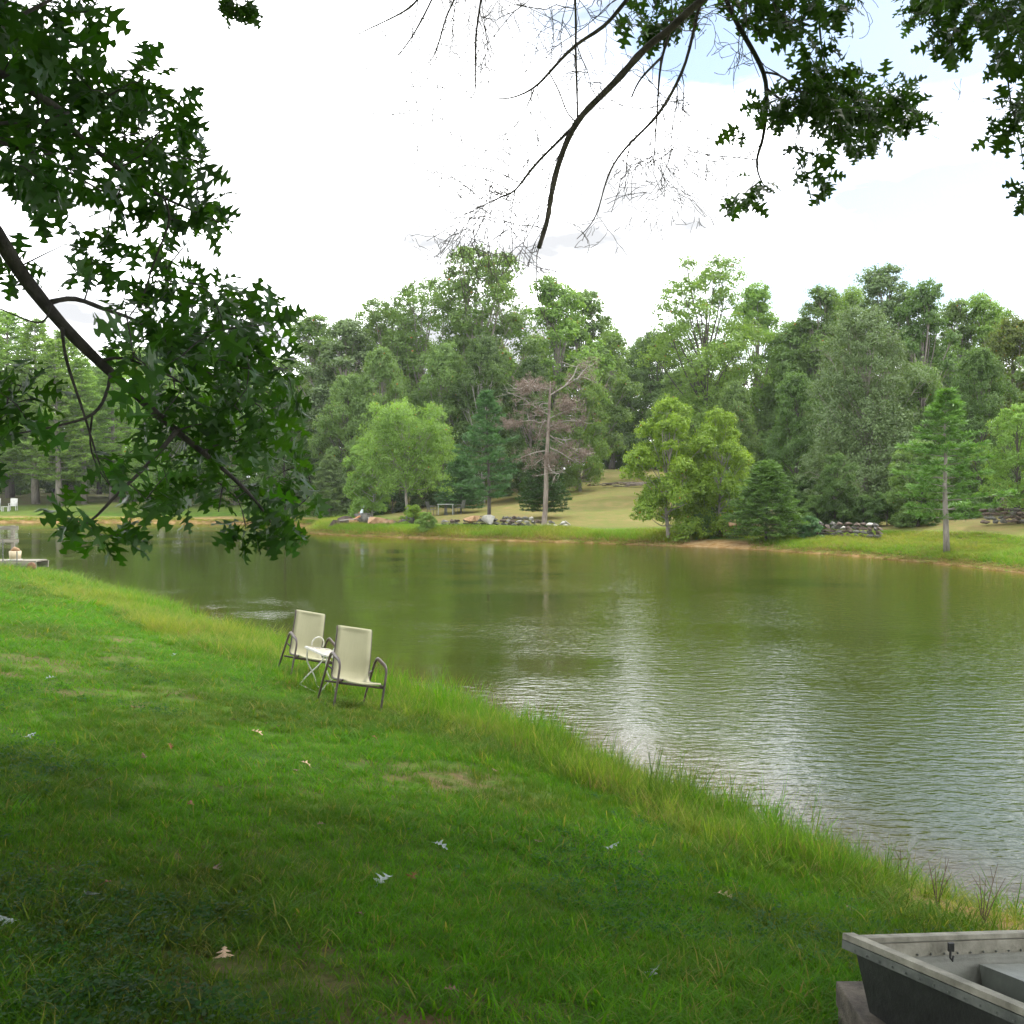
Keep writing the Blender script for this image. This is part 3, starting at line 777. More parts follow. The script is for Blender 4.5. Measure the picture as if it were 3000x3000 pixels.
# ------------------------------------------------------------------ the dead pine on the far shore
def dead_pine():
    b = ground_at(1592, 62.5)
    b[2] = gz(b[0], b[1])
    o = empty('dead_pine', (b[0], b[1], b[2] - 0.05), None, 'dead pine with bare pale boughs and brown needles on the far shore', 'tree')
    s = 62.5 / FPX
    rng = np.random.default_rng(5)
    def L(u, v, dy=0.0):
        p = P(u, v, 62.5 + dy); return p - np.array([b[0], b[1], b[2] - 0.05])
    tb = MB()
    tr = catmull([(0, 0, 0)] + [L(u, v) for u, v in [(1597, 1500), (1600, 1420), (1600, 1360), (1604, 1300), (1607, 1240), (1609, 1190), (1611, 1150), (1613, 1118)]], 3)
    tb.tube(tr, np.interp(np.linspace(0, 1, len(tr)), [0, 0.12, 0.5, 0.8, 1], [0.20, 0.145, 0.11, 0.075, 0.03]), 8)
    tb.obj('trunk', M['dead_wood'], o, True)
    boughs = [
        [(1608, 1160), (1640, 1140), (1670, 1122), (1700, 1105), (1740, 1115)], [(1655, 1130), (1680, 1100), (1690, 1075), (1700, 1065)], [(1690, 1112), (1715, 1080), (1738, 1070)],
        [(1608, 1215), (1580, 1200), (1555, 1185), (1525, 1186)], [(1552, 1186), (1540, 1172), (1510, 1158), (1484, 1148)], [(1606, 1182), (1585, 1184), (1575, 1205), (1567, 1218)],
        [(1606, 1232), (1580, 1238), (1560, 1232), (1520, 1236), (1500, 1245)], [(1598, 1230), (1585, 1250), (1578, 1275), (1568, 1285)],
        [(1612, 1225), (1640, 1212), (1670, 1202), (1700, 1195)], [(1612, 1250), (1650, 1235), (1690, 1232), (1720, 1240)], [(1610, 1275), (1640, 1295), (1670, 1310), (1705, 1330)],
        [(1625, 1282), (1655, 1290), (1675, 1283)], [(1602, 1320), (1570, 1325), (1540, 1335), (1512, 1348)], [(1612, 1312), (1640, 1325), (1672, 1345), (1700, 1355)],
        [(1606, 1345), (1610, 1370), (1625, 1385), (1640, 1388)], [(1608, 1140), (1580, 1135), (1550, 1128), (1520, 1140)], [(1600, 1340), (1580, 1350), (1565, 1362), (1555, 1362)]]
    bb = MB(); C = []
    for i, br in enumerate(boughs):
        dz = rng.uniform(-1.6, 1.6)
        pts = np.array([L(u, v, dz * k / (len(br) - 1)) for k, (u, v) in enumerate(br)])
        cp = catmull(pts, 4)
        bb.tube(cp, np.linspace(0.040, 0.012, len(cp)), 5, cap=False)
        ln = np.linalg.norm(pts[-1] - pts[0])
        for _ in range(9):
            k = rng.integers(3, len(cp))
            e = cp[k] + (rng.normal(size=3) * np.array([1, 1, 0.6])) * 0.42
            bb.tube([cp[k], (cp[k] + e) / 2 + rng.normal(0, 0.05, 3), e], [0.014, 0.01, 0.006], 3, cap=False)
            e2 = e + rng.normal(size=3) * 0.2
            bb.tube([(cp[k] + e) / 2, e2], [0.009, 0.005], 3, cap=False)
        if i in (0, 3, 6, 8, 9, 10, 12, 13, 14, 15, 16, 7, 2):
            for _ in range(24):
                k = rng.integers(len(cp) // 4, len(cp))
                C.append(cp[k] + rng.normal(size=3) * np.array([0.38, 0.45, 0.26]) + np.array([0, 0, 0.1]))
    for (u, v, ru, rv, n) in [(1560, 1130, 60, 22, 90), (1660, 1180, 30, 26, 80), (1500, 1240, 30, 14, 45), (1640, 1250, 40, 16, 50), (1615, 1340, 30, 20, 40), (1540, 1135, 40, 18, 40), (1715, 1325, 22, 14, 30)]:
        for _ in range(n):
            C.append(L(u + rng.normal() * ru * 0.5, v + rng.normal() * rv * 0.5, rng.normal() * 0.7))
    bb.obj('bough', M['dead_bare'], o, True)
    C = np.array(C); m = len(C); k = 16
    d = rnd_dir(rng, m * k).reshape(m, k, 3)
    c0 = C[:, None, :] + rng.normal(0, 0.07, (m, k, 3))
    sd = np.cross(d, rnd_dir(rng, m * k).reshape(m, k, 3)); sd /= np.linalg.norm(sd, axis=2)[..., None]
    ll = rng.uniform(0.08, 0.2, (m, k, 1))
    V = np.stack([c0 - sd * 0.01, c0 + sd * 0.01, c0 + d * ll + sd * 0.014, c0 + d * ll - sd * 0.014], 2).reshape(-1, 3)
    put('crown', mesh_from('dead_needles', V, np.arange(len(V)).reshape(-1, 4), [M['needle_dead']]), o)
dead_pine()

# ------------------------------------------------------------------ stones
def stone_mesh(seed, sx, sy, sz):
    rng = np.random.default_rng(seed)
    bm = bmesh.new()
    for _ in range(15):
        d = rnd_dir(rng, 1)[0]
        q = d / (np.abs(d) ** 3.2).sum() ** (1 / 3.2) * rng.uniform(0.88, 1.05)
        bm.verts.new((q[0] * sx / 2, q[1] * sy / 2, q[2] * sz / 2))
    r = bmesh.ops.convex_hull(bm, input=bm.verts)
    for g in r['geom_interior'] + r['geom_unused']:
        if isinstance(g, bmesh.types.BMVert) and g.is_valid and not g.link_faces: bm.verts.remove(g)
    me = bpy.data.meshes.new('stone')
    bm.to_mesh(me); bm.free()
    return me
def rock_mat(name, a, b, lichen=(0.30, 0.31, 0.25)):
    return simple_mat(name, a, b, 0.92, 5.0, 0.8, rand=0.28, bscale=14, contrast=(0.3, 0.7))
M['stone_grey'] = rock_mat('stone_grey', (0.050, 0.050, 0.043), (0.16, 0.155, 0.132))
M['stone_brown'] = rock_mat('stone_brown', (0.045, 0.033, 0.025), (0.14, 0.105, 0.078))
M['stone_orange'] = rock_mat('stone_orange', (0.24, 0.13, 0.06), (0.42, 0.28, 0.16))
M['stone_pale'] = rock_mat('stone_pale', (0.30, 0.29, 0.26), (0.50, 0.48, 0.43))
STONES = {}
for mk in ('stone_grey', 'stone_brown', 'stone_orange', 'stone_pale'):
    STONES[mk] = []
    for i in range(4):
        me = stone_mesh(40 + i, 1, 0.8, 0.62); me.materials.append(M[mk]); STONES[mk].append(me)
def wall(pts_uY, courses, size, label, mix_, seed, hvar=0.3, name='stone_wall'):
    rng = random.Random(seed)
    line = np.array([ground_at(u, Y) for u, Y in pts_uY])
    dense = catmull(line, 10)
    seg = np.linalg.norm(np.diff(dense[:, :2], axis=0), axis=1); cum = np.concatenate([[0], np.cumsum(seg)])
    o = empty(name, tuple(line[0]), None, label, 'wall')
    base = np.array(o.location)
    z_off = 0.0
    for c in range(courses):
        s = rng.uniform(0, size * 0.6)
        hh = size * 0.55
        while s < cum[-1]:
            w = size * rng.uniform(0.7, 1.5)
            keep = 1.0 if c < courses - 1 else 1 - hvar
            if rng.random() < keep:
                x = np.interp(s, cum, dense[:, 0]); y = np.interp(s, cum, dense[:, 1])
                k = min(len(dense) - 2, int(np.searchsorted(cum, s)))
                ang = math.atan2(dense[k + 1, 1] - dense[k, 1], dense[k + 1, 0] - dense[k, 0])
                z = gz(x, y) + hh * (c + 0.55) + 0.08
                mk = rng.choices(list(mix_.keys()), list(mix_.values()))[0]
                st = put('stone', rng.choice(STONES[mk]), o)
                st.location = (x - base[0] + rng.uniform(-0.05, 0.05), y - base[1] + rng.uniform(-0.09, 0.09), z - base[2])
                st.rotation_euler = (rng.uniform(-0.18, 0.18), rng.uniform(-0.2, 0.2), ang + rng.uniform(-0.35, 0.35))
                hz = hh / 0.62 * rng.uniform(1.0, 1.35)
                st.scale = (w * 1.06, size * rng.uniform(1.2, 1.6), hz)
            s += w * 0.97
    return o
wall([(1300, 65.5), (1360, 65.2), (1420, 64.8), (1470, 64.6)], 2, 0.36, 'low grey stone wall between the shrub and the shore white pine', {'stone_grey': 5, 'stone_brown': 3, 'stone_orange': 0.6}, 1)
wall([(1470, 64.6), (1520, 63.8), (1580, 63.2)], 3, 0.34, 'tumbled grey stone wall running up to the dead pine', {'stone_grey': 6, 'stone_brown': 2.0, 'stone_pale': 1.5}, 2)
wall([(1606, 63.0), (1640, 62.8), (1668, 62.4)], 2, 0.34, 'short pale stone wall end just right of the dead pine', {'stone_grey': 3, 'stone_pale': 3}, 3)
wall([(2040, 56.6), (2090, 55.8), (2140, 55.0), (2185, 54.2)], 3, 0.36, 'brown dry stone wall under the yellowish trees', {'stone_brown': 5, 'stone_grey': 3, 'stone_orange': 1.0}, 4)
wall([(2315, 53.4), (2360, 52.8), (2420, 51.6), (2480, 50.4), (2540, 49.4), (2585, 48.8)], 4, 0.33, 'dry stone wall beneath the big greyish oak', {'stone_brown': 6, 'stone_grey': 4, 'stone_pale': 0.5}, 5)
wall([(2880, 49.5), (2940, 49.0), (3020, 48.0), (3090, 47.0)], 4, 0.33, 'brown dry stone wall at the top of the right hand bank', {'stone_brown': 8, 'stone_grey': 2}, 6)
# boulders at the point
for (u, Y, s, mk, lab) in [(975, 69.0, 0.9, 'stone_brown', 'brown boulder at the tip of the far point by the water'),
                           (1012, 70.0, 1.0, 'stone_brown', 'long flat brown boulder under the logs on the far point'),
                           (1034, 70.0, 0.75, 'stone_orange', 'tan boulder in the grass left of the grey arched rock'),
                           (1062, 70.2, 1.15, 'stone_grey', 'large grey rock with an arched top below the garden ornament'),
                           (1093, 70.0, 0.65, 'stone_pale', 'pale grey boulder right of the arched rock'),
                           (1106, 68.3, 1.05, 'stone_orange', 'broad tan and orange boulder in front of the dark log'),
                           (1142, 67.4, 0.75, 'stone_orange', 'small yellowish boulder low in the grass before the log'),
                           (1176, 67.6, 0.7, 'stone_brown', 'small brown boulder at the right end of the dark log'),
                           (1200, 67.6, 0.9, 'stone_grey', 'square greyish brown boulder left of the leafy shrub'),
                           (1383, 64.2, 0.85, 'stone_orange', 'rounded orange boulder on the wall left of the bench'),
                           (1432, 64.0, 0.75, 'stone_pale', 'pale tan boulder at the foot of the white pine'),
                           (2160, 53.6, 0.8, 'stone_orange', 'orange boulder on top of the wall beside the green cedar')]:
    b = ground_at(u, Y)
    me = stone_mesh(int(u), 1, 0.8, 0.62); me.materials.append(M[mk])
    s *= 1.25; z = b[2] + 0.24 * s
    if u in (1383, 1432): z += 0.28
    if u == 2160: z += 0.55
    tag(put('boulder', me, None, (b[0], b[1], z), (0.1 * math.sin(u), 0.12 * math.cos(u), u), (s, s, s)), lab, 'rock')
# logs and a heap of sticks
def log(u0, v0, u1, v1, Y, r, mat, lab, name='log', Y1=None):
    a, b = P(u0, v0, Y), P(u1, v1, Y1 or Y)
    pts = catmull([a, (a + b) / 2 + np.array([0, 0, r * 0.25]), b], 4)
    mb = MB(); mb.tube(pts - a, np.linspace(r, r * 0.75, len(pts)), 8)
    o = mb.obj(name, M[mat], None, True); o.location = a
    return tag(o, lab, 'log' if name == 'log' else 'branch')
log(1030, 1535, 1068, 1514, 70.0, 0.10, 'bark_brown', 'dark weathered log leaning up to the garden ornament')
M['cut_wood'] = simple_mat('cut_wood', (0.35, 0.15, 0.07), (0.5, 0.24, 0.12), 0.85, 5, 0.4)
log(1038, 1523, 1056, 1512, 69.5, 0.08, 'cut_wood', 'short reddish split log below the garden ornament')
log(1112, 1532, 1160, 1534, 68.8, 0.22, 'bark_brown', 'thick dark log lying on the boulders of the far point')
log(988, 1526, 1050, 1520, 69.4, 0.035, 'dead_bare', 'thin pale pole laid across the rocks of the point', 'pole')
log(1655, 1527, 1671, 1539, 60.0, 0.05, 'dead_bare', 'pale weathered stake leaning in the tall far shore grass', 'stake')
hb = P(1830, 1424, 90); hb[2] = gz(hb[0], hb[1])
br = MB(); rr = random.Random(3)
for k in range(26):
    a = np.array([rr.uniform(-3.2, 2.2), rr.uniform(-0.6, 0.6), rr.uniform(0.02, 0.28)]); ang = rr.uniform(-0.5, 0.4)
    ln_ = rr.uniform(0.9, 2.3)
    e = a + np.array([math.cos(ang) * ln_, math.sin(ang) * ln_, rr.uniform(-0.06, 0.16)])
    br.tube([a, (a + e) / 2 + np.array([0, 0, 0.06]), e], [0.05, 0.04, 0.015], 5)
o = br.obj('brush_pile', M['dead_wood'], None, True); o.location = tuple(hb)
tag(o, 'heap of cut grey branches lying on the dry hill lawn', 'branches')

# garden ornament: a small statue-like rod figure
M['ornament'] = simple_mat('ornament_paint', (0.32, 0.42, 0.45), (0.62, 0.68, 0.66), 0.6, 18)
M['ornament_dark'] = simple_mat('ornament_dark', (0.04, 0.045, 0.05), (0.09, 0.09, 0.09), 0.6, 18)
ob = P(1058, 1512, 70.2)
og = empty('garden_ornament', tuple(ob), (0, 0, 0.2), 'small grey and black garden ornament bird on a stand above the rocks', 'ornament')
mb = MB(); mb.tube([(0, 0, 0), (0.02, 0, 0.18), (0.06, 0, 0.34), (0.10, 0, 0.46)], [0.10, 0.13, 0.09, 0.055], 8); mb.obj('body', M['ornament'], og, True)
mb = MB(); mb.tube([(0.10, 0, 0.46), (0.13, 0, 0.56)], [0.045, 0.05], 8); mb.obj('neck', M['ornament_dark'], og, True)
mb = MB(); mb.tube([(0.12, 0, 0.56), (0.15, 0, 0.60), (0.19, 0, 0.65), (0.27, 0, 0.66)], [0.05, 0.075, 0.055, 0.01], 8); mb.obj('head', M['ornament'], og, True)
mb = MB(); mb.tube([(-0.12, 0, 0.0), (-0.17, 0, 0.24)], 0.02, 6); mb.tube([(-0.18, 0, 0.24), (0.10, 0, 0.26)], 0.03, 6); mb.obj('arm', M['cut_wood'], og, True)

# leafy plants by the wall
for (u, Y, s, wf, mt, lab) in [(1250, 63.0, 1500, 0.5, 'green_bright', 'leafy green shrub on the bank in front of the patio table'), (1212, 67.2, 1478, 0.3, 'green_yellow', 'small pale green shrub at the foot of the grey trunk'),
                               (2060, 55.0, 1495, 0.5, 'green_deep', 'dark shrub between the two yellowish trees'), (2370, 51.5, 1510, 0.35, 'needle_blue', 'bluish green tuft of plants on the dry stone wall')]:
    tree('shrub', 'shrub', u, Y, s, mt, 'bark_dark', lab, 'shrub', None, 1.1)

# ------------------------------------------------------------------ far patio set, bench, white chairs
M['iron'] = simple_mat('dark_iron', (0.07, 0.075, 0.068), (0.17, 0.175, 0.155), 0.6, 20)
M['table_top'] = simple_mat('patio_tabletop', (0.34, 0.38, 0.36), (0.48, 0.5, 0.46), 0.5, 10)
M['white_plastic'] = simple_mat('white_plastic', (0.34, 0.34, 0.31), (0.48, 0.48, 0.44), 0.45, 5)
def metal_chair(b, rz, lab):
    o = empty('metal_chair', tuple(b), (0, 0, rz), lab, 'chair', 'metal chairs round the patio table')
    mb = MB(); mb.box((0, 0, 0.44), (0.52, 0.5, 0.04)); mb.obj('seat', M['iron'], o)
    mb = MB()
    for z in np.linspace(0.52, 0.98, 7): mb.bar((-0.25, 0.26 + (z - 0.5) * 0.25, z), (0.25, 0.26 + (z - 0.5) * 0.25, z), 0.012, 0.035)
    for x in (-0.25, 0.25): mb.tube([(x, 0.25, 0.44), (x, 0.38, 1.0)], 0.018, 6)
    for x in np.linspace(-0.17, 0.17, 5): mb.tube([(x, 0.26, 0.5), (x, 0.38, 0.98)], 0.01, 4)
    mb.obj('backrest', M['iron'], o)
    for sx in (-1, 1):
        mb = MB(); mb.tube(catmull([(sx * 0.27, -0.22, 0.44), (sx * 0.28, -0.2, 0.64), (sx * 0.28, 0.05, 0.67), (sx * 0.26, 0.3, 0.64)], 4), 0.018, 6); mb.obj('armrest', M['iron'], o)
        for sy in (-1, 1):
            mb = MB(); mb.tube([(sx * 0.24, sy * 0.22, 0.44), (sx * 0.26, sy * 0.26, 0)], 0.018, 6); mb.obj('leg', M['iron'], o)
    return o
tb0 = P(1305, 1500, 74); tb0[2] = gz(tb0[0], tb0[1])
ot = empty('patio_table', tuple(tb0), (0, 0, 0.1), 'patio table with a pale top and thick dark leg across the pond', 'table')
mb = MB(); mb.box((0, 0, 0.73), (1.15, 0.85, 0.035)); mb.obj('table_top', M['table_top'], ot)
mb = MB(); mb.tube([(0.02, 0, 0.0), (0.02, 0, 0.25), (0.02, 0, 0.715)], [0.16, 0.10, 0.10], 10); mb.obj('pedestal', M['iron'], ot, True)
for sx in (-1, 1):
    for sy in (-1, 1):
        mb = MB(); mb.bar((sx * 0.5, sy * 0.36, 0), (sx * 0.5, sy * 0.36, 0.71), 0.04, 0.04, (0, 1, 0)); mb.obj('leg', M['table_top'], ot)
metal_chair((tb0[0] - 0.95, tb0[1] + 0.1, gz(tb0[0] - 0.95, tb0[1] + 0.1)), PI / 2 + 0.5, 'dark metal patio chair left of the pale topped table')
metal_chair((tb0[0] + 0.95, tb0[1] + 0.2, gz(tb0[0] + 0.95, tb0[1] + 0.2)), -PI / 2 - 0.4, 'dark metal patio chair right of the pale topped table')
metal_chair((tb0[0] + 0.25, tb0[1] + 0.95, gz(tb0[0] + 0.25, tb0[1] + 0.95)), 0.1, 'dark metal patio chair behind the pale topped table')
sb = P(1408, 1518, 67); sb[2] = gz(sb[0], sb[1])
ot = empty('bench', tuple(sb), (0, 0, 0.05), 'small backless dark bench left of the white pine trunk', 'bench')
mb = MB(); mb.box((0, 0, 0.42), (0.5, 0.3, 0.04)); mb.obj('seat', M['iron'], ot)
for sx in (-1, 1):
    for sy in (-1, 1):
        mb = MB(); mb.bar((sx * 0.22, sy * 0.12, 0), (sx * 0.22, sy * 0.12, 0.40), 0.035, 0.035, (0, 1, 0)); mb.obj('leg', M['iron'], ot)
sb = P(1283, 1512, 69); sb[2] = gz(sb[0], sb[1])
def white_chair(u, Y, rz, lab):
    b = ground_at(u, Y)
    o = empty('white_chair', tuple(b), (0, 0, rz), lab, 'chair', 'white chairs on the left far lawn')
    mb = MB(); mb.box((0, 0, 0.42), (0.56, 0.52, 0.06)); mb.obj('seat', M['white_plastic'], o)
    mb = MB(); mb.box((0, 0.30, 0.76), (0.6, 0.05, 0.64), Matrix.Rotation(-0.2, 3, 'X')); mb.obj('backrest', M['white_plastic'], o)
    for sx in (-1, 1):
        mb = MB(); mb.box((sx * 0.32, 0.0, 0.62), (0.07, 0.56, 0.035)); mb.obj('armrest', M['white_plastic'], o)
        for sy in (-1, 1):
            mb = MB(); mb.bar((sx * 0.30, sy * 0.26, 0), (sx * 0.30, sy * 0.24, 0.60), 0.05, 0.05, (0, 1, 0)); mb.obj('leg', M['white_plastic'], o)
white_chair(38, 95, 0.15, 'white chair on the far lawn right of the little table')
white_chair(-14, 95, -0.2, 'white chair on the far lawn cut by the left edge')
b = ground_at(16, 94)
ot = empty('side_table', tuple(b), (0, 0, 0.1), 'low white side table between the white chairs on the far lawn', 'table')
mb = MB(); mb.box((0, 0, 0.42), (0.6, 0.45, 0.05)); mb.obj('table_top', M['white_plastic'], ot)
for sx in (-1, 1):
    for sy in (-1, 1):
        mb = MB(); mb.bar((sx * 0.26, sy * 0.18, 0), (sx * 0.26, sy * 0.18, 0.395), 0.07, 0.06, (0, 1, 0)); mb.obj('leg', M['white_plastic'], ot)

# ------------------------------------------------------------------ the dock at the left edge
M['old_wood'] = simple_mat('old_wood', (0.13, 0.118, 0.09), (0.29, 0.27, 0.22), 0.85, 3, 0.5, stretch=(0.6, 6, 6), bscale=10)
M['rust'] = simple_mat('rust', (0.11, 0.05, 0.03), (0.24, 0.12, 0.07), 0.85, 12, 0.4)
DY = 30.8
dk = P(-60, 1668, DY)
od = empty('dock', (dk[0], dk[1], 0.0), None, 'weathered grey wooden dock with a railing at the left edge', 'dock')
def D(u, v, dy=0): return P(u, v, DY + dy) - np.array([dk[0], dk[1], 0.0])
zt = D(50, 1643)[2]
xr = D(104, 1650)[0]; xl = D(-420, 1650)[0]
for k in range(4):
    mb = MB(); mb.box(((xl + xr) / 2, 0.12 + k * 0.185, zt - 0.02), (xr - xl, 0.17, 0.04)); mb.obj('plank', M['old_wood'], od)
mb = MB(); mb.box(((xl + xr) / 2 + 0.01, 0.0, zt - 0.135), (xr - xl + 0.02, 0.05, 0.20)); mb.obj('fascia', M['old_wood'], od)
mb = MB(); mb.box(((xl + xr) / 2 + 0.01, 0.81, zt - 0.135), (xr - xl + 0.02, 0.05, 0.20)); mb.obj('fascia', M['old_wood'], od)
for u in (53, -90, -280):
    for dy in (0.16, 0.66):
        mb = MB(); x = D(u, 1700)[0]; mb.box((x, dy, (zt - 0.24 - 0.7) / 2), (0.24, 0.2, zt - 0.24 + 0.7)); mb.obj('post', M['old_wood'], od)
for u in (4, -130, -280):
    mb = MB(); x = D(u, 1600)[0]; mb.box((x, 0.72, zt + 0.5), (0.09, 0.09, 1.0)); mb.obj('rail_post', M['old_wood'], od)
x0, x1 = D(-330, 1600)[0], D(24, 1600)[0]
for z in (zt + 0.55, zt + 0.93):
    mb = MB(); mb.box(((x0 + x1) / 2, 0.66, z), (x1 - x0, 0.03, 0.11)); mb.obj('rail', M['old_wood'], od)
for u in (11, 52):
    mb = MB(); x = D(u, 1640)[0]; mb.tube([(x, -0.045, zt - 0.24), (x, -0.045, zt + (0.62 if u == 11 else 0.28))], 0.016, 6); mb.obj('iron_rod', M['iron'], od)
M['bucket'] = simple_mat('cream_tub', (0.40, 0.32, 0.20), (0.52, 0.44, 0.30), 0.55, 6)
bo = empty('tub', (dk[0] + D(33, 1640)[0], dk[1] + 0.25, zt), None, 'cream tub with orange netting standing on the dock end', 'tub')
mb = MB(); mb.tube([(0, 0, 0.03), (0, 0, 0.27)], [0.155, 0.17], 16); mb.obj('body', M['bucket'], bo, True)
mb = MB(); mb.tube([(0, 0, 0.0), (0, 0, 0.035)], 0.19, 16); mb.obj('base', M['white_plastic'], bo, True)
mb = MB(); mb.tube([(-0.1, 0, 0.26), (-0.02, 0, 0.33), (0.09, 0, 0.30), (0.13, 0, 0.27)], [0.05, 0.07, 0.05, 0.03], 7); mb.obj('netting', M['stone_orange'], bo, True)
fo = empty('rusty_float', tuple(P(92, 1660, DY - 0.12)), (0.0, 0.2, 0), 'rusty brown disc hanging at the dock end with a thin pole', 'tool')
mb = MB(); mb.tube([(0, 0.02, 0), (0, -0.03, 0)], [0.13, 0.12], 14); mb.obj('disc', M['rust'], fo, True)
mb = MB(); mb.tube([(0.02, -0.03, -0.02), (0.12, -0.05, -0.30), (0.16, -0.1, -0.52)], [0.02, 0.015, 0.012], 6); mb.obj('pole', M['rust'], fo, True)

# ------------------------------------------------------------------ sling chairs
M['frame_brown'] = simple_mat('frame_brown', (0.045, 0.031, 0.025), (0.10, 0.070, 0.056), 0.42, 14, 0.05, spec=0.5)
def sling_mat():
    m, n, l = new_mat('cream_sling')
    out = N('ShaderNodeOutputMaterial', n)
    b = N('ShaderNodeBsdfPrincipled', n, inp={'Roughness': 0.8})
    tc = N('ShaderNodeTexCoord', n)
    no = N('ShaderNodeTexNoise', n, inp={'Scale': 5.0, 'Detail': 5.0}); l.new(tc.outputs['Object'], no.inputs['Vector'])
    mp = N('ShaderNodeMapping', n); mp.inputs['Scale'].default_value = (180, 6, 6)
    l.new(tc.outputs['Object'], mp.inputs['Vector'])
    n2 = N('ShaderNodeTexNoise', n, inp={'Scale': 1.0, 'Detail': 3.0}); l.new(mp.outputs[0], n2.inputs['Vector'])
    mx = N('ShaderNodeMix', n, data_type='RGBA'); mx.inputs['A'].default_value = (0.36, 0.35, 0.22, 1); mx.inputs['B'].default_value = (0.62, 0.60, 0.42, 1)
    ad = N('ShaderNodeMath', n, operation='MULTIPLY_ADD', use_clamp=True); ad.inputs[1].default_value = 0.6
    l.new(n2.outputs['Fac'], ad.inputs[0]); 
    h = N('ShaderNodeMath', n, operation='MULTIPLY'); h.inputs[1].default_value = 0.5; l.new(no.outputs['Fac'], h.inputs[0]); l.new(h.outputs[0], ad.inputs[2])
    l.new(ad.outputs[0], mx.inputs['Factor']); l.new(mx.outputs['Result'], b.inputs['Base Color'])
    tr = N('ShaderNodeBsdfTranslucent', n); tr.inputs['Color'].default_value = (0.62, 0.58, 0.38, 1)
    ms = N('ShaderNodeMixShader', n); ms.inputs[0].default_value = 0.3
    l.new(b.outputs[0], ms.inputs[1]); l.new(tr.outputs[0], ms.inputs[2]); l.new(ms.outputs[0], out.inputs[0])
    return m
M['sling'] = sling_mat()
def frame_matrix(loc, fwd, up):
    z = Vector(up).normalized(); y = -Vector(fwd); y = (y - z * y.dot(z)).normalized(); x = y.cross(z)
    m = Matrix((x, y, z)).transposed().to_4x4(); m.translation = Vector(loc)
    return m
def sling_chair(u, v, yaw, lab):
    c = G(u, v)
    e = 0.35
    gxs = (gz(c[0] + e, c[1]) - gz(c[0] - e, c[1])) / (2 * e); gys = (gz(c[0], c[1] + e) - gz(c[0], c[1] - e)) / (2 * e)
    o = empty('sling_chair', (0, 0, 0), None, lab, 'chair', 'cream sling chairs on the bank')
    o.matrix_world = frame_matrix((c[0], c[1], c[2] - 0.03), (math.sin(yaw), -math.cos(yaw), 0), (-gxs * 1.2, -gys * 0.5, 1)) @ Matrix.Scale(0.885, 4)
    for s in (-1, 1):
        mb = MB()
        p = catmull([(s * 0.305, -0.30, -0.04), (s * 0.305, -0.275, 0.20), (s * 0.305, -0.25, 0.46), (s * 0.305, -0.225, 0.565), (s * 0.305, -0.16, 0.62), (s * 0.305, -0.02, 0.645),
                     (s * 0.305, 0.12, 0.665), (s * 0.305, 0.19, 0.635), (s * 0.305, 0.235, 0.54), (s * 0.305, 0.31, 0.26), (s * 0.305, 0.375, -0.04)], 4)
        r = np.interp(np.arange(len(p)), [0, 14, 18, 26, 30, len(p)], [0.018, 0.020, 0.026, 0.026, 0.021, 0.018])
        mb.tube(p, r, 8, flat=0.75); mb.obj('arm_frame', M['frame_brown'], o, True)
        mb = MB()
        p = catmull([(s * 0.245, -0.27, 0.405), (s * 0.245, -0.1, 0.385), (s * 0.245, 0.08, 0.365), (s * 0.245, 0.165, 0.385), (s * 0.242, 0.205, 0.47), (s * 0.236, 0.265, 0.70), (s * 0.23, 0.33, 0.93), (s * 0.23, 0.365, 0.985)], 4)
        mb.tube(p, 0.0135, 8); mb.obj('sling_rail', M['frame_brown'], o, True)
        mb = MB(); mb.bar((s * 0.245, -0.25, 0.385), (s * 0.305, -0.255, 0.385), 0.02, 0.02); mb.bar((s * 0.245, 0.20, 0.46), (s * 0.305, 0.25, 0.50), 0.02, 0.02); mb.obj('bracket', M['frame_brown'], o)
    prof = catmull([(-0.285, 0.400), (-0.275, 0.422), (-0.20, 0.412), (-0.05, 0.388), (0.08, 0.376), (0.15, 0.392), (0.192, 0.465), (0.25, 0.70), (0.315, 0.93), (0.352, 1.0), (0.368, 0.985)], 4)
    V, F = [], []
    nxs = 9
    for (y, z) in prof:
        w = np.interp(z, [0.4, 1.0], [0.243, 0.226])
        for i in range(nxs):
            t = i / (nxs - 1) * 2 - 1
            sag = 0.022 * (1 - t * t)
            V.append((t * w, y + sag * (0.9 if z > 0.43 else 0.1) * (0 if z > 0.97 else 1), z - (sag if z <= 0.43 else 0.0)))
    for j in range(len(prof) - 1):
        for i in range(nxs - 1):
            a = j * nxs + i; F.append((a, a + 1, a + nxs + 1, a + nxs))
    so = put('sling', mesh_from('sling', V, F, [M['sling']], True), o)
    sm = so.modifiers.new('thickness', 'SOLIDIFY'); sm.thickness = 0.004
    for (y, z, n_) in ((-0.245, 0.362, 'front_bar'), (0.22, 0.30, 'rear_bar')):
        mb = MB(); mb.tube([(-0.30, y, z), (0.30, y, z)], 0.013, 8); mb.obj(n_, M['frame_brown'], o, True)
    return o, c
ch2, c2 = sling_chair(1022, 2074, math.radians(27), 'cream sling chair with brown arms nearer the camera, on the right')
ch1, c1 = sling_chair(888, 1990, math.radians(29), 'cream sling chair with brown arms further off, on the left')
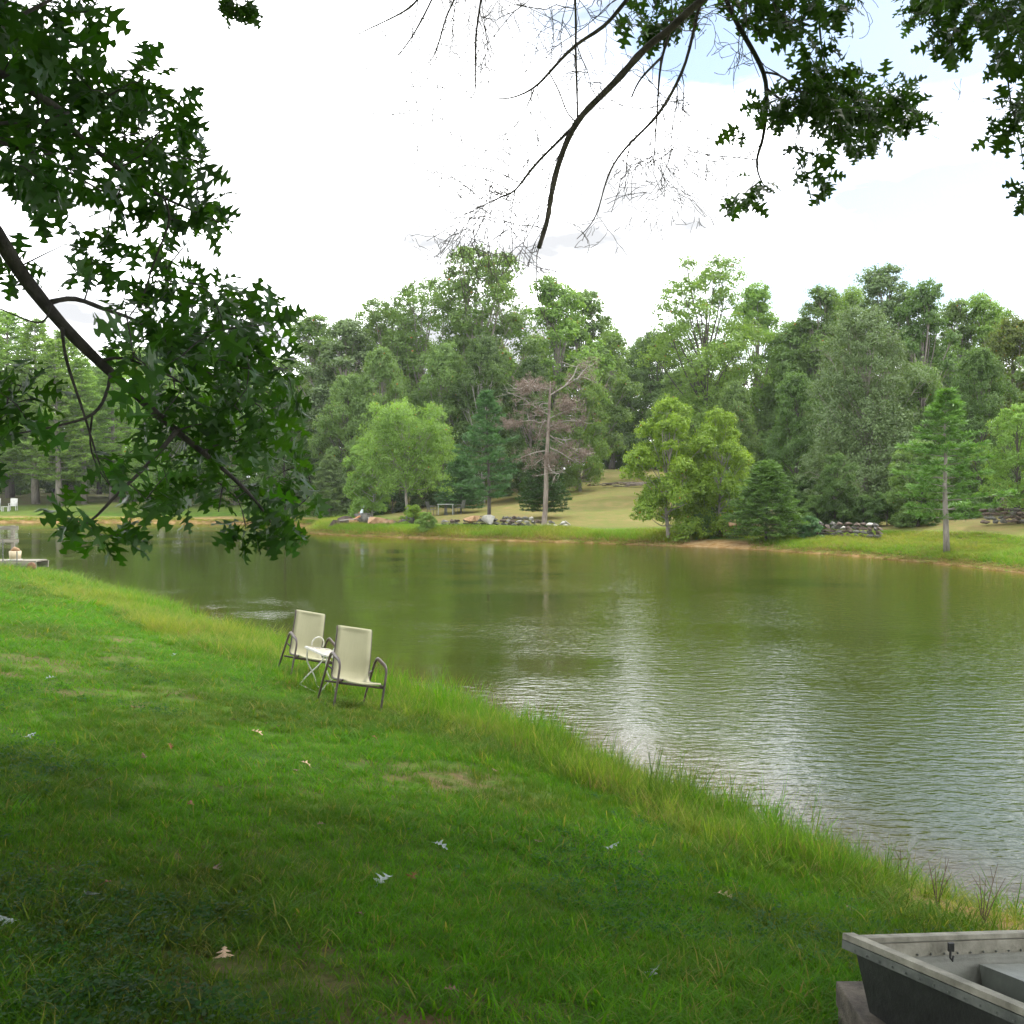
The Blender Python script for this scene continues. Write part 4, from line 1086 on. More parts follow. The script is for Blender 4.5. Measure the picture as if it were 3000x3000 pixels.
# little wrought iron tray table between them
M['white_iron'] = simple_mat('white_iron', (0.46, 0.45, 0.40), (0.70, 0.69, 0.63), 0.55, 30, 0.1)
M['tray'] = simple_mat('tray_top', (0.50, 0.40, 0.28), (0.66, 0.60, 0.50), 0.5, 5)
c3 = (c1 + c2) / 2 + np.array([-0.08, -0.02, 0]); c3[2] = gz(c3[0], c3[1])
ot = empty('tray_table', (0, 0, 0), None, 'small white wrought iron tray table with curled handles between the sling chairs', 'table')
ot.matrix_world = frame_matrix((c3[0], c3[1], c3[2]), (math.sin(0.75), -math.cos(0.75), 0), (0.24, 0.05, 1))
mb = MB()
rect = [(-0.17, -0.23, 0.50), (0.17, -0.23, 0.50), (0.17, 0.23, 0.50), (-0.17, 0.23, 0.50), (-0.17, -0.23, 0.50)]
for a, b in zip(rect[:-1], rect[1:]): mb.bar(a, b, 0.018, 0.022)
mb.obj('tray_frame', M['white_iron'], ot)
for k in range(7):
    mb = MB(); x = -0.145 + k * 0.048; mb.bar((x, -0.222, 0.497), (x, 0.222, 0.497), 0.032, 0.007); mb.obj('slat', M['tray'], ot)
for s in (-1, 1):
    mb = MB(); a = np.linspace(-0.35, PI + 0.35, 16)
    mb.tube(np.column_stack([0.085 * np.cos(a), np.full(16, s * 0.235), 0.555 + 0.085 * np.sin(a)]), 0.008, 6); mb.obj('handle', M['white_iron'], ot, True)
for s in (-1, 1):
    for q in (-1, 1):
        mb = MB(); mb.tube(catmull([(q * 0.14, s * 0.22, 0.49), (q * 0.11, s * 0.22, 0.36), (q * 0.06, s * 0.22, 0.28), (-q * 0.04, s * 0.22, 0.17), (-q * 0.15, s * 0.22, 0.0)], 4), 0.0085, 6); mb.obj('leg', M['white_iron'], ot, True)
    mb = MB(); mb.tube([(s * 0.12, -0.22, 0.04), (s * 0.12, 0.22, 0.04)], 0.007, 6); mb.obj('stretcher', M['white_iron'], ot, True)

# ------------------------------------------------------------------ the flat-bottomed boat, bottom right
M['boat_in'] = simple_mat('boat_inside', (0.15, 0.155, 0.13), (0.27, 0.275, 0.235), 0.6, 3.0, 0.25, metallic=0.0, bscale=40)
M['boat_rim'] = simple_mat('boat_rim', (0.10, 0.095, 0.065), (0.34, 0.325, 0.26), 0.65, 9.0, 0.4, bscale=40, contrast=(0.3, 0.7))
M['boat_out'] = simple_mat('boat_outside', (0.010, 0.011, 0.010), (0.032, 0.035, 0.031), 0.55, 4.0, 0.3, bscale=30)
M['boat_band'] = simple_mat('boat_band', (0.05, 0.058, 0.05), (0.14, 0.15, 0.13), 0.6, 9.0, 0.3, bscale=40)
M['boat_deck'] = simple_mat('boat_deck', (0.17, 0.185, 0.17), (0.28, 0.30, 0.275), 0.6, 6.0, 0.3, bscale=50)
def boat():
    C0 = P(2502, 2752, 3.95)
    bow = P(2990, 2958, 3.22) - C0; bow /= np.linalg.norm(bow)          # across the bow
    side = P(2998, 2744, 4.26) - C0
    side = side - bow * np.dot(side, bow); side /= np.linalg.norm(side)  # along the far side
    up = np.cross(bow, side); up = up if up[2] > 0 else -up
    o = empty('flat_bottomed_boat', tuple(C0), None, 'grey flat bottomed rowing boat with a dark hull in the bottom right corner', 'boat')
    W, Ln = 1.12, 3.5
    # local frame: x across the bow, y along the boat, z up
    def T(p): return bow * p[0] + side * p[1] + up * p[2]
    def st(y):
        """half section at y: rim x, chine x, chine z"""
        fl = 0.10 * min(1, y / 1.2)
        zc = -0.40 - 0.02 * min(1, y / 1.0)
        rk = 0.0
        return -fl, -fl + 0.055, zc
    ys = [0.0, 0.35, 0.8, 1.4, 2.2, 3.0, Ln]
    def bow_y(z): return 0.10 * (-z) / 0.42        # the raked bow
    # hull shell: outside faces then inside faces
    def shell(off, name, mat, flip):
        V, F = [], []
        for i, y in enumerate(ys):
            rx, cx, zc = st(y)
            for (x, z) in ((rx + off, -0.0), (cx + off, zc + off), (W - cx - off, zc + off), (W - rx - off, -0.0)):
                yy = y + (bow_y(z) if i == 0 else 0) + (off if i == 0 else (-off if i == len(ys) - 1 else 0))
                V.append(T((x, yy, z - 0.012)))
        for i in range(len(ys) - 1):
            for k in range(3):
                a = i * 4 + k; F.append((a, a + 1, a + 5, a + 4))
        F.append((0, 1, 2, 3)); n = (len(ys) - 1) * 4; F.append((n, n + 1, n + 2, n + 3))
        if flip: F = [f[::-1] for f in F]
        put(name, mesh_from(name, V, F, [mat]), o)
    shell(0.0, 'hull', M['boat_out'], False)
    shell(0.012, 'inner_skin', M['boat_in'], True)
    # gunwales: a broad rolled rim with a lip below it
    def strip(name, pts, w, h, mat, drop=0.0):
        mb = MB()
        for a, b in zip(pts[:-1], pts[1:]):
            a, b = np.array(a, float), np.array(b, float)
            mb.bar(T(a + (0, 0, drop)), T(b + (0, 0, drop)), w, h, tuple(up))
        mb.obj(name, mat, o)
    far = [(st(y)[0], y, 0) for y in ys]; near = [(W - st(y)[0], y, 0) for y in ys]
    bowl = [(-0.035, 0.0, 0.004), (0.3, 0.0, 0.004), (0.8, 0.0, 0.004), (W + 0.035, 0.0, 0.004)]
    strip('gunwale', far, 0.045, 0.018, M['boat_rim']); strip('gunwale', near, 0.045, 0.018, M['boat_rim'])
    strip('bow_rim', bowl, 0.050, 0.022, M['boat_rim'])
    strip('rub_strip', [(x, y - 0.016, z) for x, y, z in bowl], 0.020, 0.030, M['boat_band'], -0.029)
    strip('rub_strip', [(x - 0.02, max(0.03, y), z) for x, y, z in far], 0.02, 0.03, M['boat_out'], -0.032)
    strip('inner_lip', [(x + 0.022, max(0.03, y), z) for x, y, z in far], 0.014, 0.05, M['boat_rim'], -0.038)
    strip('inner_lip', [(x + 0.018, max(0.03, y), z) for x, y, z in far], 0.010, 0.012, M['boat_in'], -0.085)
    # bow deck, seat
    mb = MB()
    V = [T(p) for p in ((0.035, 0.13, -0.17), (W - 0.035, 0.13, -0.17), (W - 0.02, 0.56, -0.17), (0.005, 0.56, -0.17), (0.06, 0.2, -0.40), (W - 0.06, 0.2, -0.40), (W - 0.06, 0.56, -0.40), (0.06, 0.56, -0.40))]
    mb.add(V, [(0, 1, 2, 3), (3, 2, 6, 7), (0, 3, 7, 4), (1, 5, 6, 2)]); mb.obj('bow_deck', M['boat_deck'], o)
    mb = MB()
    V = [T(p) for p in ((0.0, 0.60, -0.095), (W, 0.60, -0.095), (W, 0.90, -0.095), (0.0, 0.90, -0.095), (0.08, 0.60, -0.40), (W - 0.08, 0.60, -0.40), (W - 0.08, 0.90, -0.40), (0.08, 0.90, -0.40))]
    mb.add(V, [(0, 1, 2, 3), (0, 4, 5, 1), (3, 2, 6, 7)]); mb.obj('bench_seat', M['boat_deck'], o)
    mb = MB()
    V = [T(p) for p in ((0.0, 1.9, -0.12), (W, 1.9, -0.12), (W, 2.2, -0.12), (0.0, 2.2, -0.12), (0.08, 1.9, -0.40), (W - 0.08, 1.9, -0.40), (W - 0.08, 2.2, -0.40), (0.08, 2.2, -0.40))]
    mb.add(V, [(0, 1, 2, 3), (0, 4, 5, 1), (3, 2, 6, 7)]); mb.obj('bench_seat', M['boat_deck'], o)
    # oarlock bracket inside the far side
    mb = MB()
    mb.box(T((0.030, 0.43, -0.022)), (0.022, 0.012, 0.032)); mb.tube([T((0.034, 0.425, -0.035)), T((0.040, 0.42, -0.06)), T((0.040, 0.43, -0.07)), T((0.034, 0.44, -0.055))], 0.0045, 6)
    mb.obj('oarlock', M['boat_out'], o)
    rv = bmesh.new(); bmesh.ops.create_icosphere(rv, subdivisions=1, radius=0.0048)
    rm = bpy.data.meshes.new('rivet'); rv.to_mesh(rm); rv.free(); rm.materials.append(M['boat_band'])
    for k in range(16):
        r_ = put('rivet', rm, o); r_.location = Vector(T((0.04 + k * 0.068, -0.028, -0.030)))
    for k in range(14):
        r_ = put('rivet', rm, o); r_.location = Vector(T((0.034 - 0.10 * min(1, (0.08 + k * 0.07) / 1.2), 0.08 + k * 0.07, -0.055)))
    # timber blocks under the bow
    M['block_wood'] = simple_mat('block_wood', (0.07, 0.06, 0.048), (0.17, 0.145, 0.115), 0.9, 14, 0.7, bscale=90)
    bz = P(2452, 2872, 4.15)
    bdir = P(2562, 2935, 3.72) - bz; bdir[2] = 0; bdir /= np.linalg.norm(bdir)
    bper = np.array([-bdir[1], bdir[0], 0]); bper = bper if bper[1] > 0 else -bper
    R = np.stack([bdir, bper, np.array([0, 0, 1.0])], 1)
    for k, lab in enumerate(['upper weathered timber block under the bow of the boat', 'lower weathered timber block under the bow of the boat']):
        c = bz + bdir * 0.55 + bper * 0.09 + np.array([0, 0, -0.05 - 0.105 * k]) + bper * (0.012 * k) - bdir * 0.01 * k
        mb = MB(); mb.box((0, 0, 0), (1.1, 0.19, 0.098), R)
        w = mb.obj('timber_block', M['block_wood']); w.location = tuple(c)
        md = w.modifiers.new('edge', 'BEVEL'); md.width = 0.006; md.segments = 2
        tag(w, lab, 'block', 'timber blocks under the boat')
    return bz
BZ = boat()

# ------------------------------------------------------------------ oak leaves
HALF = [(0.012, 0.0), (0.045, 0.09), (0.15, 0.13), (0.27, 0.21), (0.10, 0.225), (0.065, 0.29), (0.11, 0.36), (0.27, 0.41), (0.45, 0.54), (0.28, 0.535), (0.10, 0.55), (0.07, 0.62), (0.20, 0.67), (0.35, 0.81), (0.14, 0.80), (0.06, 0.85), (0.15, 0.96), (0.0, 1.0)]
def leaf_geo(seed, curl=0.25, fold=0.2, half=HALF, stalk=True):
    r = random.Random(seed)
    V, F = [], []
    jig = [(1 + r.uniform(-0.16, 0.16)) for _ in half]; jig2 = [(1 + r.uniform(-0.16, 0.16)) for _ in half]
    def z(x, y): return -curl * y * y + fold * abs(x) + 0.03 * math.sin(9 * y + seed)
    for i, (x, y) in enumerate(half):
        V.append((0, y, z(0, y)))
        V.append((x * jig[i], y, z(x, y))); V.append((-x * jig2[i], y, z(x, y)))
    for i in range(len(half) - 1):
        a, b = i * 3, (i + 1) * 3
        F.append((a, a + 1, b + 1, b)); F.append((a, b, b + 2, a + 2))
    F[-2] = F[-2][:3] if False else F[-2]
    if stalk:
        n = len(V)
        V += [(-0.008, -0.22, 0.05), (0.008, -0.22, 0.05), (0.012, 0.02, 0.0), (-0.012, 0.02, 0.0)]
        F.append((n, n + 1, n + 2, n + 3))
    return np.array(V), F
LEAFGEO = [leaf_geo(k, curl=0.1 + 0.09 * k, fold=[0.15, -0.2, 0.3, 0.05, -0.05, 0.25][k]) for k in range(6)]
LEAFME = {}
DENS = {'oak_leaf': 1.5, 'oak_leaf_far': 1.5}
def leaf_meshes(mk):
    if mk not in LEAFME:
        LEAFME[mk] = [mesh_from('oak_leaf', v, f, [M[mk]]) for v, f in LEAFGEO]
    return LEAFME[mk]

def basis(d, nrm):
    y = d / np.linalg.norm(d); x = np.cross(y, nrm); x /= max(1e-6, np.linalg.norm(x)); z = np.cross(x, y)
    return np.stack([x, y, z], 1)

def build_oak(base, label, limbs, regions, trunk_pts, crown_c, crown_r, mats, seed, leaf_len, extra_twigs, Yfun, ncrown, leaf_part_max=298, dead=None):
    """limbs: list of (pixel polyline, Y start, Y end, radius m start, end). regions: list of (polygon px, spacing)."""
    rng = np.random.default_rng(seed); rr = random.Random(seed)
    o = empty('oak_tree', base, None, label, 'tree')
    B = np.array(base, float)
    tb = MB()
    tp = catmull(trunk_pts, 5)
    tb.tube(tp - B, np.interp(np.linspace(0, 1, len(tp)), [0, 0.08, 0.6, 1], [0.48, 0.36, 0.24, 0.10]), 14)
    tb.obj('trunk', M['bark_dark'], o, True)
    skel, srad = [], []
    for (px, Y0, Y1, r0, r1, root) in limbs:
        pts = [P(u, v, Y0 + (Y1 - Y0) * k / (len(px) - 1)) for k, (u, v) in enumerate(px)]
        nroot = 0
        if root is not None:
            pts = [np.array(q, float) for q in root] + pts; nroot = len(root)
        rootlen = sum(np.linalg.norm(pts[i + 1] - pts[i]) for i in range(nroot))
        total = sum(np.linalg.norm(pts[i + 1] - pts[i]) for i in range(len(pts) - 1))
        cp = catmull(evened(pts), 3)
        for _ in range(2): cp[1:-1] = (cp[:-2] + 2 * cp[1:-1] + cp[2:]) / 4
        f = rootlen / total
        r = np.interp(np.linspace(0, 1, len(cp)), [0, max(f, 1e-4), 1], [r0 * (1.35 if nroot else 1), r0, r1])
        r = r * (1 + 0.05 * rng.normal(size=len(r)))
        mb = MB(); mb.tube(cp - B, r, 8); mb.obj('branch', M['dead_limb_bark'] if (mats[0] == 'oak_leaf_far' and len(skel) < 14) else M['limb_bark'], o, True)
        skel.append(cp); srad.append(r)
    pts = np.concatenate(skel)
    # cluster centres
    cl = []
    for poly, spacing, dens, ydepth in regions:
        poly = np.array(poly, float)
        u0, v0 = poly.min(0); u1, v1 = poly.max(0)
        nn = int((u1 - u0) * (v1 - v0) / spacing ** 2 * dens * DENS[mats[0]])
        uu, vv = rng.uniform(u0, u1, nn), rng.uniform(v0, v1, nn)
        k = inside_poly(uu, vv, poly)
        for u, v in zip(uu[k], vv[k]):
            if mats[0] == 'oak_leaf' and v > 1380: v -= 12
            if mats[0] == 'oak_leaf' and u > 780: u -= 12
            cl.append(P(u, v, Yfun(u, v) + rng.normal() * ydepth))
    cl = np.array(cl)
    tips = []
    tw = MB()
    left = list(range(len(cl)))
    d = np.array([np.min(np.linalg.norm(pts - cl[i], axis=1)) for i in left])
    near = [int(np.argmin(np.linalg.norm(pts - cl[i], axis=1))) for i in left]
    allp = list(pts)
    while left:
        j = int(np.argmin(d)); i = left[j]
        s = np.array(allp[near[j]]); e = cl[i]
        L = np.linalg.norm(e - s)
        k = max(3, min(9, int(L / 0.09)))
        mid = (s + e) / 2 + rng.normal(0, 0.12, 3) * L + np.array([0, 0, 0.10 * L])
        t = np.linspace(0, 1, k)[:, None]
        cv = (1 - t) ** 2 * s + 2 * t * (1 - t) * mid + t * t * e
        tw.tube(cv - B, np.linspace(min(0.009, 0.0035 + 0.006 * L), 0.0022, k), 4, cap=False)
        tips.append((e, (e - mid) / max(1e-6, np.linalg.norm(e - mid))))
        del left[j]; d = np.delete(d, j); near.pop(j)
        new = cv[1:]
        start = len(allp); allp += list(new)
        if left:
            dd = np.linalg.norm(cl[left][:, None, :] - new[None], axis=2)
            m = dd.min(1); am = dd.argmin(1)
            for q in np.where(m < d)[0]:
                d[q] = m[q]; near[q] = start + int(am[q])
    # bare twigs
    def twiglet(s, d0, L, r, depth):
        k = 7; p = [s]; dd = d0 / np.linalg.norm(d0)
        for _ in range(k):
            dd = dd + rng.normal(0, 0.20, 3) + np.array([0, 0, -0.03]); dd /= np.linalg.norm(dd)
            p.append(p[-1] + dd * L / k)
        tw2.tube(np.array(p) - B, np.linspace(r, max(0.0026, r * 0.6), k + 1), 4, cap=False)
        if depth > 0:
            for q in range(rr.randint(3, 5)):
                i = rr.randint(1, k)
                nd = dd + rng.normal(0, 0.75, 3)
                twiglet(p[i], nd, L * rr.uniform(0.35, 0.65), r * 0.6, depth - 1)
    if tw.n: tw.obj('twigs', M['limb_bark'], o)['kind'] = 'stuff'
    if extra_twigs:
        for li, n_t, Lt in extra_twigs:
            tw2 = MB()
            cp = skel[li]
            for _ in range(n_t):
                i = rr.randint(int(len(cp) * 0.45), len(cp) - 1)
                T = cp[min(i + 1, len(cp) - 1)] - cp[max(i - 1, 0)]
                T /= np.linalg.norm(T)
                nd = T * 0.7 + rng.normal(0, 0.65, 3) * np.array([1, 0.6, 1])
                twiglet(cp[i], nd, Lt * rr.uniform(0.5, 1.3), min(0.0045, srad[li][i] * 0.5), 2)
            tw2.obj('twig_spray', M['dead_limb_bark'], o)['kind'] = 'stuff'
    # leaves
    recs = []
    for e, dr in tips:
        k = rr.randint(5, 8)
        for q in range(k):
            dv = dr * 0.6 + rng.normal(0, 0.75, 3) + np.array([0, 0, -0.35]); dv /= np.linalg.norm(dv)
            nr = np.array([0, 0, 0.8]) + rng.normal(0, 0.75, 3)
            recs.append((e - dr * rr.uniform(0, 0.08) + dv * 0.03, basis(dv, nr), leaf_len * rr.uniform(0.72, 1.15), rr.randrange(6)))
    def shown(i):
        q = recs[i][0] - np.array([0, 0, CAM_H])
        if q[1] <= 0.2 or abs(q[0] / q[1]) > 0.47 or q[2] / q[1] > 0.44: return 0.0
        return recs[i][2] / q[1]
    order = sorted(range(len(recs)), key=lambda i: -shown(i))
    mes = leaf_meshes(mats[0])
    for i in order[:leaf_part_max]:
        p, Bm, L, gk = recs[i]
        lo = bpy.data.objects.new('leaf', mes[gk]); COL.objects.link(lo); lo.parent = o
        mm = Matrix(Bm.tolist()).to_4x4() @ Matrix.Diagonal((L, L, L, 1)); mm.translation = Vector(p + Bm[:, 1] * L * 0.2 - B)
        lo.matrix_local = mm
    V, F, n = [], [], 0
    for i in order[leaf_part_max:]:
        p, Bm, L, gk = recs[i]
        v, f = LEAFGEO[gk]
        V.append((v * L) @ Bm.T + p + Bm[:, 1] * L * 0.2 - B)
        F += [[a + n for a in q] for q in f]; n += len(v)
    if V:
        put('leaves', mesh_from('leaves', np.concatenate(V), F, [M[mats[0]]]), o)['kind'] = 'stuff'
    # the rest of the crown, above and behind the camera, which shades the lawn
    C = []
    cc, cr = np.array(crown_c), np.array(crown_r)
    puffs = rnd_dir(rng, 420) * (rng.uniform(0.25, 1.0, 420) ** 0.45)[:, None] * cr + cc
    per = ncrown // 420
    off = rng.normal(size=(420, per, 3)) * np.array([0.55, 0.55, 0.32])
    C = (puffs[:, None, :] + off).reshape(-1, 3)
    rel = C - np.array([0, 0, CAM_H])
    yy = np.maximum(rel[:, 1], 0)
    seen = (rel[:, 1] > -0.5) & (np.abs(rel[:, 0]) < 0.50 * yy + 0.5) & (rel[:, 2] < 0.475 * yy + 0.5)
    C = C[~seen]
    Nn = np.array([0, 0, 1.0]) + rng.normal(0, 0.45, C.shape)
    m = len(C)
    Nn /= np.linalg.norm(Nn, axis=1)[:, None]
    t = np.cross(Nn, rng.normal(size=(m, 3))); t /= np.linalg.norm(t, axis=1)[:, None]; b = np.cross(Nn, t)
    s = rng.uniform(0.20, 0.32, (m, 1))
    star = [(-0.5, 0), (-0.15, 0.12), (-0.1, 0.42), (0.1, 0.12), (0.2, 0.36), (0.5, 0.0), (0.2, -0.36), (0.1, -0.12), (-0.1, -0.42), (-0.15, -0.12)]
    V = np.stack([C + t * s * a + b * s * q for a, q in star], 1).reshape(-1, 3) - B
    put('crown', mesh_from('oak_crown', V, np.arange(len(V)).reshape(-1, 10), [M[mats[0]]]), o)
    mb = MB()
    for k in range(26):
        pf = puffs[rng.integers(0, 420)]
        s0 = tp[rng.integers(len(tp) // 2, len(tp))]
        if pf[1] > 0 and pf[2] < CAM_H + 0.6 * pf[1] + 0.8 and abs(pf[0]) < 0.6 * pf[1] + 1: continue
        mdp = (s0 + pf) / 2 + np.array([0, 0, 0.6])
        mb.tube(catmull([s0, mdp, pf], 4) - B, np.linspace(0.11, 0.02, 9), 6, cap=False)
    mb.obj('limb', M['bark_dark'], o, True)
    return o

# left oak: its limbs droop into the left half of the picture
def yl(u, v): return 5.6 + 1.6 * (u / 950.0) + 0.2 * math.sin(v * 0.01)
LT = (-6.6, 2.2)
ltb = (LT[0], LT[1], gz(*LT) - 0.1)
ltr = [ltb, (LT[0] + 0.1, LT[1], ltb[2] + 2.5), (LT[0] + 0.3, LT[1] + 0.2, ltb[2] + 5), (LT[0] + 0.8, LT[1] + 0.5, ltb[2] + 8), (LT[0] + 1.4, LT[1] + 0.8, ltb[2] + 12)]
rootL = [(LT[0] + 0.3, LT[1] + 0.2, 6.6), (-5.0, 3.8, 5.9)]
rootL2 = [(LT[0] + 0.4, LT[1] + 0.3, 7.6), (-4.6, 4.0, 6.8)]
limbsL = [
    ([(-60, 620), (0, 700), (60, 800), (180, 950), (290, 1060), (400, 1160), (515, 1262), (600, 1330), (690, 1405), (760, 1480), (800, 1540)], 5.2, 7.0, 0.037, 0.006, rootL),
    ([(-60, 190), (0, 212), (110, 280), (180, 325), (200, 370), (280, 440), (380, 520), (470, 575), (560, 615), (640, 650)], 5.0, 6.4, 0.019, 0.004, rootL2),
    ([(-40, 350), (0, 356), (100, 365), (180, 340), (200, 330)], 5.0, 5.5, 0.011, 0.008, [(-5.6, 3.6, 6.9)]),
    ([(-60, 395), (0, 416), (110, 455), (210, 510), (300, 560)], 4.9, 5.6, 0.011, 0.004, [(-5.4, 3.4, 6.6)]),
    ([(-40, 110), (0, 82), (60, 45), (130, 10), (200, -30)], 5.2, 5.7, 0.013, 0.005, [(-5.4, 3.6, 7.2)]),
    ([(150, 885), (220, 872), (300, 905), (380, 930), (440, 965), (560, 1060), (690, 1140), (760, 1190)], 5.7, 6.6, 0.015, 0.004, None),
    ([(290, 1060), (360, 1045), (440, 1080), (510, 1105), (560, 1150), (600, 1165)], 5.9, 6.4, 0.010, 0.003, None),
    ([(517, 1262), (470, 1320), (400, 1395), (330, 1460), (260, 1535), (160, 1560)], 6.2, 5.9, 0.016, 0.004, None),
    ([(182, 960), (190, 1040), (215, 1120), (245, 1210), (270, 1290), (295, 1370), (335, 1440)], 5.5, 5.9, 0.010, 0.003, None),
    ([(325, 1095), (310, 1160), (275, 1215), (200, 1240), (100, 1262), (20, 1275)], 5.9, 5.5, 0.011, 0.004, None),
    ([(270, 1220), (262, 1300), (285, 1370), (320, 1420)], 5.8, 6.0, 0.006, 0.003, None),
    ([(590, 1325), (640, 1300), (690, 1295), (740, 1275)], 6.3, 6.7, 0.008, 0.003, None),
    ([(520, 1262), (570, 1245), (640, 1240), (690, 1265)], 6.2, 6.7, 0.007, 0.003, None),
    ([(480, 580), (500, 640), (470, 720), (440, 800), (420, 870), (380, 925)], 6.0, 6.0, 0.007, 0.004, None),
    ([(660, 1380), (650, 1440), (640, 1500)], 6.6, 6.6, 0.005, 0.003, None),
    ([(150, 885), (130, 950), (60, 930), (0, 905)], 5.5, 5.3, 0.006, 0.003, None),
]
regL = [
    ([(-60, -30), (380, -40), (250, 60), (180, 130), (260, 200), (330, 160), (430, 190), (500, 250), (560, 340), (560, 410), (590, 510), (500, 560), (330, 480), (100, 380), (-60, 330)], 100, 2.0, 0.45),
    ([(-60, 330), (180, 360), (380, 480), (540, 540), (600, 600), (500, 620), (380, 640), (260, 600), (150, 560), (60, 520), (-60, 440)], 100, 1.6, 0.45),
    ([(60, 560), (200, 600), (300, 640), (420, 640), (520, 600), (600, 560), (680, 610), (670, 690), (560, 760), (480, 830), (400, 820), (330, 800), (230, 760), (150, 680)], 100, 1.15, 0.4),
    ([(200, 860), (330, 840), (420, 800), (520, 790), (640, 850), (760, 880), (870, 940), (790, 980), (700, 1010), (560, 960), (400, 940), (260, 950)], 100, 1.6, 0.45),
    ([(300, 960), (560, 960), (780, 990), (820, 1080), (880, 1170), (900, 1250), (780, 1290), (600, 1250), (470, 1160), (340, 1060)], 100, 2.3, 0.5),
    ([(480, 1200), (620, 1270), (780, 1290), (900, 1300), (920, 1400), (940, 1500), (900, 1560), (760, 1520), (640, 1480), (560, 1520), (440, 1490), (380, 1440), (440, 1330)], 100, 2.0, 0.45),
    ([(700, 1520), (900, 1540), (930, 1600), (860, 1650), (790, 1680), (740, 1620)], 100, 1.7, 0.25),
    ([(380, 1460), (470, 1500), (430, 1560), (390, 1600), (340, 1620), (280, 1580), (300, 1500)], 100, 2.0, 0.25),
    ([(100, 1530), (150, 1500), (250, 1505), (330, 1530), (240, 1580), (160, 1585), (110, 1570)], 100, 1.5, 0.25),
    ([(-60, 1080), (40, 1090), (140, 1160), (150, 1230), (110, 1300), (60, 1390), (-60, 1430)], 100, 1.9, 0.35),
    ([(220, 1130), (330, 1120), (470, 1180), (480, 1260), (400, 1350), (330, 1420), (250, 1400), (230, 1340), (270, 1260)], 100, 0.6, 0.4),
    ([(-40, 660), (30, 660), (80, 730), (60, 800), (0, 790)], 100, 1.6, 0.2),
    ([(110, 760), (170, 770), (170, 830), (110, 820)], 100, 1.2, 0.1),
    ([(620, 860), (800, 920), (880, 1000), (920, 1150), (880, 1180), (780, 1020), (640, 960)], 100, 1.1, 0.2),
]
build_oak(ltb, 'big oak whose leafy limbs droop across the left of the view', limbsL, regL, ltr, (-4.2, 2.6, 10.4), (9.0, 10.6, 7.2), ['oak_leaf'], 3, 0.172, None, yl, 60000)

